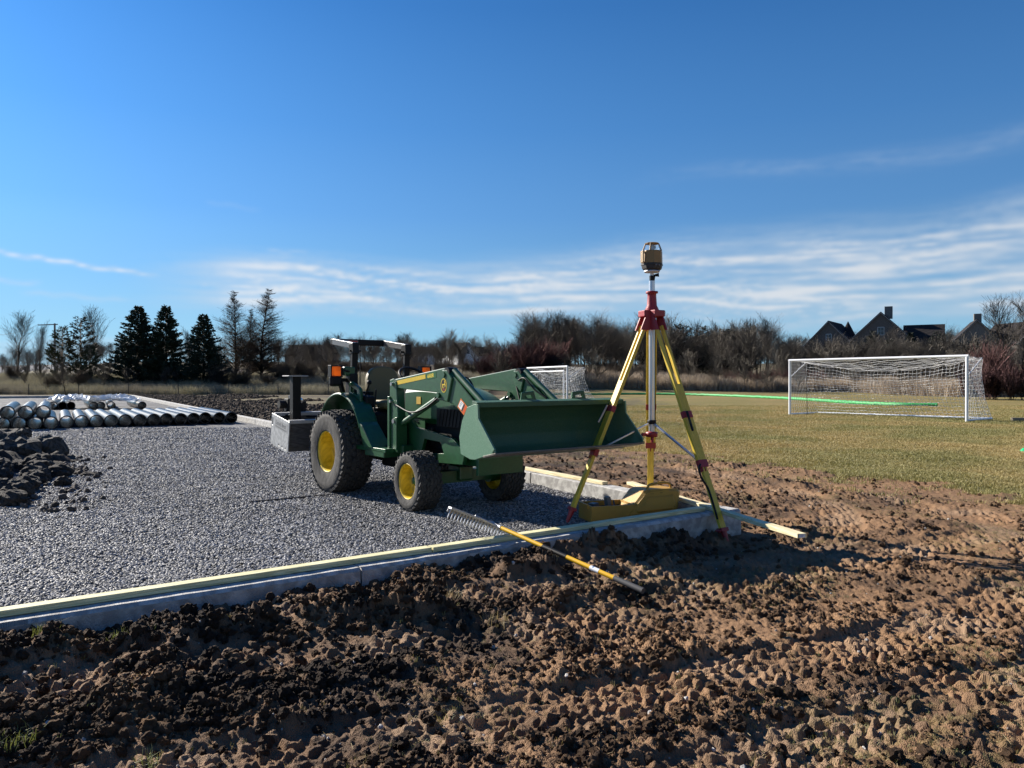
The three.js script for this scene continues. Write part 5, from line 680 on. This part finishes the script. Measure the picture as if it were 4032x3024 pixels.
const protos = {
  broad: [1, 2, 3].map((s) => bareTree('bare_tree', s * 13, { ...broad, spread: 0.55 + s * 0.06, limb: 0.42 + s * 0.03 })),
  tall: [4, 5].map((s) => bareTree('bare_tree', s * 17, { ...broad, spread: 0.42, limb: 0.34, clear: 0.32, kids0: 3 })),
  cone: [7, 8].map((s) => bareTree('bare_conifer', s * 19, { ...broad, h: 11, r: 0.17, cone: true, levels: 3, clear: 0.08, kids0: 4, kids: 2, kidsT: 2, spread: 0.85, up: 0.02, wob: 0.2, min: 0.0075 }, M_bark, bark(0.24, 0.19, 0.155))),
  open: [21, 22, 23].map((s) => bareTree('bare_tree', s * 37, { ...broad, h: 6.5, r: 0.16, levels: 3, clear: 0.2, kids0: 2, kids: 2, kidsT: 2, spread: 0.5, limb: 0.55, min: 0.02 }, M_barkL, M_barkL)),
  sap: [9, 10].map((s) => bareTree('sapling', s * 23, { ...broad, h: 4.2, r: 0.045, levels: 3, clear: 0.15, kids0: 2, spread: 0.5, limb: 0.5, min: 0.013 }, M_barkL, M_barkL)),
  red: [11, 12].map((s) => bareTree('red_shrub', s * 29, { h: 3.4, r: 0.03, levels: 3, stems: 15, fan: 0.6, foot: 1.2, kids: 3, kidsT: 3, spread: 0.4, wob: 0.18, up: 0.06, min: 0.014 }, M_redtwig, M_redtwig)),
  brush: [14, 15].map((s) => bareTree('bare_shrub', s * 31, { h: 2.6, r: 0.024, levels: 3, stems: 18, fan: 0.8, foot: 1.4, kids: 3, kidsT: 3, spread: 0.5, wob: 0.25, up: 0.03, min: 0.008 }, M_brush, M_brush)),
};
function conifer(name, seed, h, w, col, olive) { // whorled boughs with needle sprays
  const R = rng(seed), T = [[V(0, -0.1, 0), V(0, h * 0.97, 0), h * 0.02, 0.015, 7]], B = [], P = [], I = [];
  const leaf = (p, d, l, wd) => { const s = V(R() - 0.5, R() - 0.5, R() - 0.5).cross(d).normalize().multiplyScalar(wd), b = P.length / 3, e = p.clone().addScaledVector(d, l), m = p.clone().addScaledVector(d, l * 0.45); P.push(p.x, p.y, p.z, m.x + s.x, m.y + s.y, m.z + s.z, e.x, e.y, e.z, m.x - s.x, m.y - s.y, m.z - s.z); I.push(b, b + 1, b + 2, b, b + 2, b + 3); };
  for (let y = h * (olive ? 0.12 : 0.04); y < h * 0.985; y += h * (olive ? 0.022 : 0.0155)) {
    const t = y / h, n = olive ? 5 : 7;
    for (let k = 0; k < n; k++) {
      const a = R() * 6.283, L = w * 0.5 * Math.pow(1 - t, olive ? 0.6 : 0.82) * (olive ? 0.5 + 0.9 * R() : 0.5 + 0.85 * R()) + 0.15; let p = V(0, y + (R() - 0.5) * 0.2, 0); const d = V(Math.cos(a), olive ? 0.25 : 0.12 - 0.3 * (1 - t), Math.sin(a)).normalize(), m = Math.max(3, Math.round(L / 0.22));
      for (let i = 0; i < m; i++) { d.y += olive ? 0.03 : 0.035; d.normalize(); const e = p.clone().addScaledVector(d, L / m); B.push([p, e, 0.022 * (1 - i / m) + 0.006, 0.022 * (1 - (i + 1) / m) + 0.006, 3]); p = e; if (i < m * (olive ? 0.45 : 0.2)) continue; for (let q = 0; q < (olive ? 7 : 10); q++) leaf(p.clone().addScaledVector(d, -R() * L / m), V(d.x + (R() - 0.5) * 1.9, d.y + (R() - 0.5) * 1.1 - (olive ? -0.2 : 0.12), d.z + (R() - 0.5) * 1.9).normalize(), 0.2 + 0.25 * R(), (olive ? 0.026 : 0.042) + 0.035 * R()); }
    }
  }
  const g = new THREE.BufferGeometry(); g.setAttribute('position', new THREE.Float32BufferAttribute(P, 3)); g.setIndex(I); g.computeVertexNormals(); const o = new THREE.Group(); o.name = name; obj('trunk', frustums([...T, ...B]), M_bark, o); obj('crown', g, std({ color: rgb(...col), roughness: 0.75, side: THREE.DoubleSide }), o); return o;
}
const tallOf = (src) => (src.userData.tall ??= new THREE.Box3().setFromObject(src).max.y);
const place = (src, t, d, h, srcH, turn, label, cat, group, wide = 1) => { const x = t * d, s = h / tallOf(src), c = src.clone(); c.name = numbered(src.name); c.position.set(x, levelAt(x, -d) - 0.05, -d); c.rotation.y = turn; c.scale.set(s * wide, s, s * wide); scene.add(c); c.userData = {}; return tag(c, label, cat, group); };
{
  const sp = [conifer('spruce_tree', 3, 9.5, 6.6, [0.018, 0.036, 0.02]), conifer('spruce_tree', 6, 9.5, 6.2, [0.02, 0.04, 0.02])], pn = [conifer('pine_tree', 8, 7.5, 4.6, [0.055, 0.06, 0.018], true), conifer('pine_tree', 12, 8.2, 4.6, [0.05, 0.048, 0.022], true)];
  place(sp[0], -0.491, 90, 9.6, 9.5, 0.3, 'leftmost and broadest of three dark spruces behind the pipes', 'tree', 'dark spruces', 1.05); place(sp[1], -0.4535, 91, 9.7, 9.5, 1.3, 'middle one of three dark spruces behind the pipes', 'tree', 'dark spruces', 0.95); place(sp[0], -0.4045, 90, 8.6, 9.5, 2.6, 'rightmost and shortest of three dark spruces behind the pipes', 'tree', 'dark spruces', 0.95);
  place(pn[0], -0.590, 92, 7.2, 7.5, 0, 'olive green pine left of the spruces, next to the utility pole', 'tree', 'pines'); place(pn[1], -0.566, 93, 8.4, 8.2, 1, 'taller brownish pine between the olive pine and the spruces', 'tree', 'pines'); place(pn[0], -0.553, 91, 4.6, 7.5, 2, 'low dark pine at the foot of the taller pine', 'tree', 'pines', 1.25);
  place(protos.cone[0], -0.363, 95, 11.4, 11, 0, 'tall bare conical tree right of the spruces, the left of a pair', 'tree', 'bare conical trees', 0.9); place(protos.cone[1], -0.3287, 95, 11.6, 11, 1, 'tall bare conical tree, the fuller one at the right of a pair', 'tree', 'bare conical trees', 1.05); place(protos.cone[0], -0.344, 97, 9.2, 11, 3, 'shorter bare conical tree between the tall pair', 'tree', 'bare conical trees', 0.8);
  const b = protos.broad, t = protos.tall;
  place(t[0], -0.649, 100, 9.2, 9.8, 0, 'bare tree at the left edge of the picture left of the utility pole', 'tree', null, 1.2); place(t[1], -0.619, 101, 8, 9.8, 1, 'slim bare tree just left of the utility pole', 'tree'); place(t[0], -0.546, 104, 10.2, 9.8, 2, 'tall bare tree rising behind the two pines', 'tree'); place(t[1], -0.424, 108, 7.5, 9.8, 4, 'faint bare tree showing between the middle and right spruces', 'tree');
  place(b[0], -0.587, 79, 4.4, 9.6, 1, 'small bare tree in front of the olive pine by the fence', 'tree');
  place(t[0], 0.6465, 76, 10.4, 9.8, 1, 'tall bare tree at the right edge behind the goal', 'tree', null, 1.15); place(t[1], 0.668, 74, 10.6, 9.8, 2, 'bare tree cut by the right edge of the picture', 'tree', null, 1.1); place(b[1], 0.566, 120, 9.5, 9.6, 3, 'bare tree standing before the third house on the right hill', 'tree'); place(b[2], 0.497, 128, 9.2, 9.6, 5, 'spreading bare tree right of the chimney house', 'tree'); place(conifer('spruce_tree', 21, 6.5, 3.4, [0.016, 0.028, 0.016]), 0.523, 150, 6.6, 6.5, 0, 'small dark spruce on the right hill beside the houses', 'tree');
  place(protos.red[0], 0.628, 62, 5.4, 4.2, 0, 'tall reddish shrub right of the large goal', 'shrub', 'red shrubs', 1.0);
  const R = rng(404);
  // distinct trees along the edge of the wood
  for (let i = 0; i < 60; i++) { const tt = lerp(-0.31, 0.6, (i + R() * 0.8) / 60), d = 103 + R() * 22, hill = tt > 0.03 && tt < 0.33 ? 1.0 : 0.78; const src = R() < 0.4 ? t[i % 2] : R() < 0.4 ? protos.open[i % 3] : b[i % 3]; place(src, tt, d, (tt < 0.02 ? 7 + 2 * R() : tt > 0.36 ? 5.5 + 2.2 * R() : 8.3 + 2.4 * R()) * hill, 9.7, R() * 6, 'bare grey tree along the edge of the wood behind the field', 'tree', 'bare trees along the wood edge', 0.9 + 0.3 * R()); }
  for (let i = 0; i < 56; i++) { const tt = lerp(0.345, 0.66, (i + R() * 0.9) / 56), d = 98 + R() * 40; place(R() < 0.65 ? protos.open[i % 3] : b[i % 3], tt, d, 5.2 + 2.7 * R(), 9.7, R() * 6, 'bare grey tree in front of the houses on the right hill', 'tree', 'bare trees before the hill houses', 0.95 + 0.3 * R()); }
  for (let i = 0; i < 26; i++) { const tt = lerp(-0.02, 0.62, (i + R()) / 26), d = 84 + R() * 10; place(protos.sap[i % 2], tt, d, 3 + 2.2 * R(), 4.6, R() * 6, 'thin pale sapling in the tall dry grass behind the field', 'tree', 'saplings in the dry grass'); }
  for (let i = 0; i < 22; i++) { const tt = lerp(-0.66, -0.24, (i + R()) / 22), d = 83 + R() * 12; place(R() < 0.5 ? protos.sap[i % 2] : protos.brush[i % 2], tt, d, 2.2 + 2 * R(), 4, R() * 6, 'bare scrub growing on the bank behind the wire fence', 'shrub', 'scrub on the bank'); }
  for (let i = 0; i < 13; i++) { const tt = lerp(-0.035, 0.055, (i + R()) / 13), d = 90 + R() * 8; place(protos.red[i % 2], tt, d, 2.8 + 2.4 * smoothstep(tt, -0.04, 0.02) * R() + 1.2, 4.2, R() * 6, 'dull red bare shrub behind the far goal', 'shrub', 'red shrubs behind the far goal'); }
  for (let i = 0; i < 10; i++) { const tt = lerp(0.27, 0.41, (i + R()) / 10), d = 90 + R() * 6; place(protos.red[i % 2], tt, d, 2.2 + 0.9 * R(), 4.2, R() * 6, 'low dull red shrub left of the large goal', 'shrub', 'low red shrubs left of the large goal'); }
  for (let i = 0; i < 5; i++) place(protos.red[i % 2], 0.60 + 0.018 * i, 58 + 7 * R(), 2.6 + 1.6 * R(), 4.2, R() * 6, 'reddish brown shrub in the brush at the right edge', 'shrub', 'red shrubs at the right edge');
  // the wood itself: one mass of bare trees nobody could count
  const wood = thing('woodland', 'dense dark mass of bare winter trees behind the field', 'wood'); wood.userData.kind = 'stuff';
  const srcs = [...b, ...t, ...protos.brush];
  srcs.forEach((s, k) => { const L = [], br = k >= 5; for (let i = 0; i < (br ? 60 : 40); i++) { let tt = lerp(-0.34, 0.72, R()); if (!br && R() < 0.45) tt = lerp(0.02, 0.34, R()); const d = br ? 96 + R() * 34 : 106 + R() * 60, x = tt * d; const h = br ? 1 + 0.5 * R() : (tt > 0.02 && tt < 0.34 ? 0.85 + 0.35 * R() : 0.55 + 0.25 * R()) * (1 - 0.25 * smoothstep(tt, 0.34, 0.42)); const k2 = h * (br ? 2.3 : 9.3) / tallOf(s); L.push([x, levelAt(x, -d), -d, 0, R() * 6, 0, k2 * 1.1, k2, k2 * 1.1]); }
    for (const part of s.children) inst(part.name === 'trunk' ? 'trunks' : 'crowns', part.geometry, part.material, L, wood).userData.kind = 'stuff'; });
  const ev = conifer('evergreen', 33, 8, 5, [0.03, 0.036, 0.022], true); { const L = []; for (let i = 0; i < 26; i++) { const tt = i < 18 ? lerp(0.17, 0.31, R()) : lerp(0.30, 0.62, R()), d = 118 + R() * 25, x = tt * d, h = i < 18 ? 0.95 + 0.25 * R() : 0.6 + 0.3 * R(); L.push([x, levelAt(x, -d), -d, 0, R() * 6, 0, h, h, h]); } for (const part of ev.children) inst(part.name === 'trunk' ? 'evergreen_trunks' : 'evergreen_crowns', part.geometry, part.material, L, wood).userData.kind = 'stuff'; }
  // far woods on the rising land
  const fw = thing('far_woodland', 'distant grey woods on the rising land at the horizon', 'wood'); fw.userData.kind = 'stuff';
  [b[0], t[0], b[2]].forEach((s) => { const L = []; for (let i = 0; i < 90; i++) { const tt = lerp(-0.72, 0.72, R()), d = 190 + R() * 150, x = tt * d, h = (0.75 + 0.4 * R()) * 9 / tallOf(s); L.push([x, levelAt(x, -d), -d, 0, R() * 6, 0, h * 1.3, h, h * 1.3]); } for (const part of s.children) inst(part.name + 's', part.geometry, part.material, L, fw).userData.kind = 'stuff'; });
  // dry grass
  const dg = thing('dry_grass', 'tall dry tan grass along the edge of the field', 'grass'); dg.userData.kind = 'stuff'; const M_dry = phy({ color: 0xffffff, roughness: 0.85, transmission: 0.3, thickness: 0, side: THREE.DoubleSide });
  for (let k = 0; k < 2; k++) { const L = [], C = []; for (let i = 0; i < 10000; i++) { const right = i < 5200, tt = right ? lerp(-0.03, 0.74, R()) : lerp(-0.98, -0.03, R()), d0 = right ? lerp(88, 70, smoothstep(tt, 0.42, 0.6)) : 80, d = d0 + 22 * Math.pow(R(), 1.2), x = tt * d; const s = (right ? 1 : 0.65) * (0.6 + 0.6 * R()); L.push([x, levelAt(x, -d) - 0.03, -d, 0, R() * 6, 0, s * 1.3, s, s * 1.3]); const m = clamp(0.5 + 0.8 * fbm(x * 0.08, d * 0.1, 2) + 0.4 * (R() - 0.5), 0, 1); C.push(right ? rgb(lerp(0.28, 0.44, m), lerp(0.215, 0.35, m), lerp(0.15, 0.25, m)) : rgb(lerp(0.22, 0.33, m), lerp(0.195, 0.30, m), lerp(0.145, 0.19, m))); } inst('dry_clump', clumpGeo(k + 90, 26, 1.7, 0.42, 0.013, 0.5), M_dry, L, dg, (i) => C[i]).userData.kind = 'stuff'; }
}
{ // wire fence at the foot of the bank
  const f = thing('wire_fence', 'thin wire fence with dark posts at the foot of the bank', 'fence'), M_post = bark(0.05, 0.045, 0.04), pts = []; for (let t = -0.70; t < -0.2; t += 0.0655) pts.push([t * 79, -79]);
  pts.forEach(([x, z], i) => { const y = levelAt(x, z); obj('post', [bar([x, y - 0.1, z], [x + 0.04 * Math.sin(i * 3), y + 1.15, z], 0.045, 0.04, 6)], M_post, f); });
  for (const h of [0.35, 0.7, 1.05]) obj('wire', tube(pts.map(([x, z]) => [x, levelAt(x, z) + h, z + 0.05]), 0.006, 60, 3), M_post, f);
  const u = thing('utility_pole', 'wooden utility pole with a crossarm behind the pines', 'pole', [-0.600 * 112, levelAt(-67.2, -112), -112]); obj('pole', bar([0, 0, 0], [0, 7.9, 0], 0.17, 0.13, 10), M_bark, u); obj('crossarm', [beam([-2.4, 7.65, 0.1], [0.5, 7.75, 0.1], 0.1, 0.14)], M_bark, u); obj('wire', tube([[-2.3, 7.8, 0.1], [-8, 7.3, -6], [-16, 7.2, -14], [-30, 7.6, -28]], 0.02, 24, 4), M_post, u);
  const p2 = thing('flag_pole', 'slim tall pole rising behind the roll bar of the tractor', 'pole', [-0.1995 * 86, levelAt(-17.2, -86), -86]); obj('pole', bar([0, 0, 0], [0, 6.0, 0], 0.07, 0.045, 8), M_post, p2);
}
{ // houses
  const M_side = std({ map: mapOf([0.10, 0.085, 0.075], [0.14, 0.12, 0.105], T_blotch, 0.3), roughness: 0.8 }), M_stone = std({ map: mapOf([0.13, 0.115, 0.10], [0.22, 0.2, 0.175], T_blotch, 0.8), roughness: 0.85 }), M_roof = phy({ specularIntensity: 0.15, map: mapOf([0.025, 0.023, 0.024], [0.05, 0.046, 0.047], T_fine, 0.3), roughness: 1 }), M_wht = std({ map: mapOf([0.62, 0.62, 0.61], [0.76, 0.76, 0.75], T_blotch, 0.3), roughness: 0.7 }), M_pane = std({ color: rgb(0.03, 0.035, 0.045), roughness: 0.1 }), M_trim = std({ color: rgb(0.42, 0.42, 0.42), roughness: 0.6 });
  function house(label, t, d, turn, w, dep, eave, ridge, wall, o = {}) { // gable ends on +-z, ridge along z
    const x = t * d, g = thing('house', label, 'house', [x, levelAt(x, -d) - 0.2, -d], turn, 'houses beyond the field');
    obj('wall', slab([[-w / 2, 0], [w / 2, 0], [w / 2, eave], [0, ridge], [-w / 2, eave]], dep, 0.01), wall, g);
    const rl = Math.hypot(w / 2, ridge - eave), an = Math.atan2(ridge - eave, w / 2), ov = 0.45; const roof = sub('roof', g);
    for (const s of [1, -1]) obj('roof_slope', put(box(rl + ov, 0.16, dep + 0.8, [(rl + ov) / 2 - 0.02, 0, 0], undefined, 0.02), [0, 0, 0], [0, 0, -an]).rotateY(s > 0 ? 0 : Math.PI).translate(0, ridge + 0.06 + (s > 0 ? 0 : 0.003), 0), M_roof, roof);
    for (const s of [1, -1]) obj('barge_board', beam([0.02 * s, ridge - 0.02, dep / 2 + 0.37], [s * (w / 2 + ov * 0.8), eave - 0.3, dep / 2 + 0.37], 0.05, 0.22, [0, 1, 0]), M_trim, roof);
    if (o.chimney) obj('chimney', box(1.5, 2.6, 1.0, [0.9, ridge + 0.5, -dep * 0.15], undefined, 0.03), M_stone, roof);
    const zf = dep / 2 + 0.012; for (const [wx, wy, ww, wh] of o.win ?? []) { const f = obj('window', [box(ww + 0.2, wh + 0.2, 0.06, [wx, wy, zf], undefined, 0.01)], M_trim, g); for (const sx of [-1, 1]) for (const sy of [-1, 1]) obj('pane', box(ww / 2 - 0.06, wh / 2 - 0.06, 0.03, [wx + sx * ww / 4, wy + sy * wh / 4, zf + 0.028], undefined, 0), M_pane, f); }
    if (o.wing) { const [ww, wd, we, wr, wx, wz] = o.wing, wg = sub('wing', g); obj('wing_wall', put(slab([[-ww / 2, 0], [ww / 2, 0], [ww / 2, we], [0, wr], [-ww / 2, we]], wd, 0.01), [wx, 0, wz], [0, Math.PI / 2, 0]), wall, wg); const r2 = Math.hypot(ww / 2, wr - we), a2 = Math.atan2(wr - we, ww / 2); for (const s of [0, Math.PI]) obj('wing_roof', put(box(r2 + 0.4, 0.15, wd + 0.6, [(r2 + 0.4) / 2, 0, 0], undefined, 0.02), [0, 0, 0], [0, 0, -a2]).rotateY(s + Math.PI / 2).translate(wx, wr + 0.06 + s * 0.001, wz), M_roof, wg); }
    if (o.turret) { const [tx, tz] = o.turret; obj('turret', bar([tx, 0, tz], [tx, eave + 0.5, tz], 1.6, 1.6, 10), wall, g); obj('turret_roof', bar([tx, eave + 0.4, tz], [tx, ridge - 1.0, tz], 2.0, 0.03, 10), M_roof, roof); }
    return g;
  }
  house('dark brown gabled house on the right hill, left of the chimney house', 0.424, 165, rad(-36), 9.5, 11, 4.6, 9.6, M_side, { win: [[-2, 3.2, 1.2, 1.6], [1.8, 3.2, 1.2, 1.6], [0, 6.2, 1, 1.3]], });
  house('largest gabled house on the right hill with a wide chimney', 0.487, 160, rad(-30), 11, 12, 5.2, 10.6, M_side, { chimney: true, win: [[-2.4, 3, 1.3, 1.8], [2.2, 3, 1.3, 1.8], [0, 6.8, 1.1, 1.5]], wing: [7, 7, 4.2, 8.2, 7.5, -1.5], turret: [-7, -2] });
  house('stone house with a chimney on the right hill, third from the left', 0.606, 172, rad(-24), 10, 10, 4.4, 9.6, M_stone, { chimney: true, win: [[-2, 3, 1.2, 1.6], [2, 3, 1.2, 1.6]] });
  house('brown house at the right edge of the hill behind tall bare trees', 0.662, 168, rad(10), 10, 11, 4.5, 9.2, M_side, { win: [[0, 3, 1.4, 1.6]] });
  house('white gabled house far off above the loader arm', -0.0665, 262, rad(35), 8, 9, 4, 7.6, M_wht, { win: [[0, 4.4, 0.9, 1.2]], wing: [6, 8, 3.4, 6.4, 7, 0] });
  house('low white house far off left of the white gable', -0.104, 268, rad(-20), 6.5, 10, 2.8, 5.2, M_wht, { win: [[0, 1.8, 1.2, 1.2]] });
  house('dark roofed house far off behind the tractor hood', -0.118, 275, rad(70), 8, 12, 3, 6.4, M_side, {});
  house('long dark roofed house far off left of the tractor roll bar', -0.262, 240, rad(80), 9, 14, 3.2, 6.5, M_side, {});
}
{ // wooded ridge at the horizon on the left; distance haze painted into its bluish colour
  const g = new THREE.PlaneGeometry(2600, 500, 120, 10).rotateX(-Math.PI / 2), p = g.attributes.position; for (let i = 0; i < p.count; i++) { const x = p.getX(i), z = p.getZ(i); p.setY(i, (34 + 14 * fbm(x * 0.0022, 1, 3)) * Math.cos(clamp(z / 250, -1, 1) * Math.PI / 2) - 6 + 3 * n2(x * 0.03, z * 0.03)); } g.computeVertexNormals();
  const o = obj('wooded_ridge', g, std({ map: mapOf([0.07, 0.08, 0.095], [0.12, 0.125, 0.135], T_blotch, 40), roughness: 1 })); o.position.set(-1250, 0, -1350); o.rotation.y = 0.5; tag(o, 'low wooded ridge on the horizon at the left', 'ridge', null, 'structure');
}
renderer.render(scene, camera);
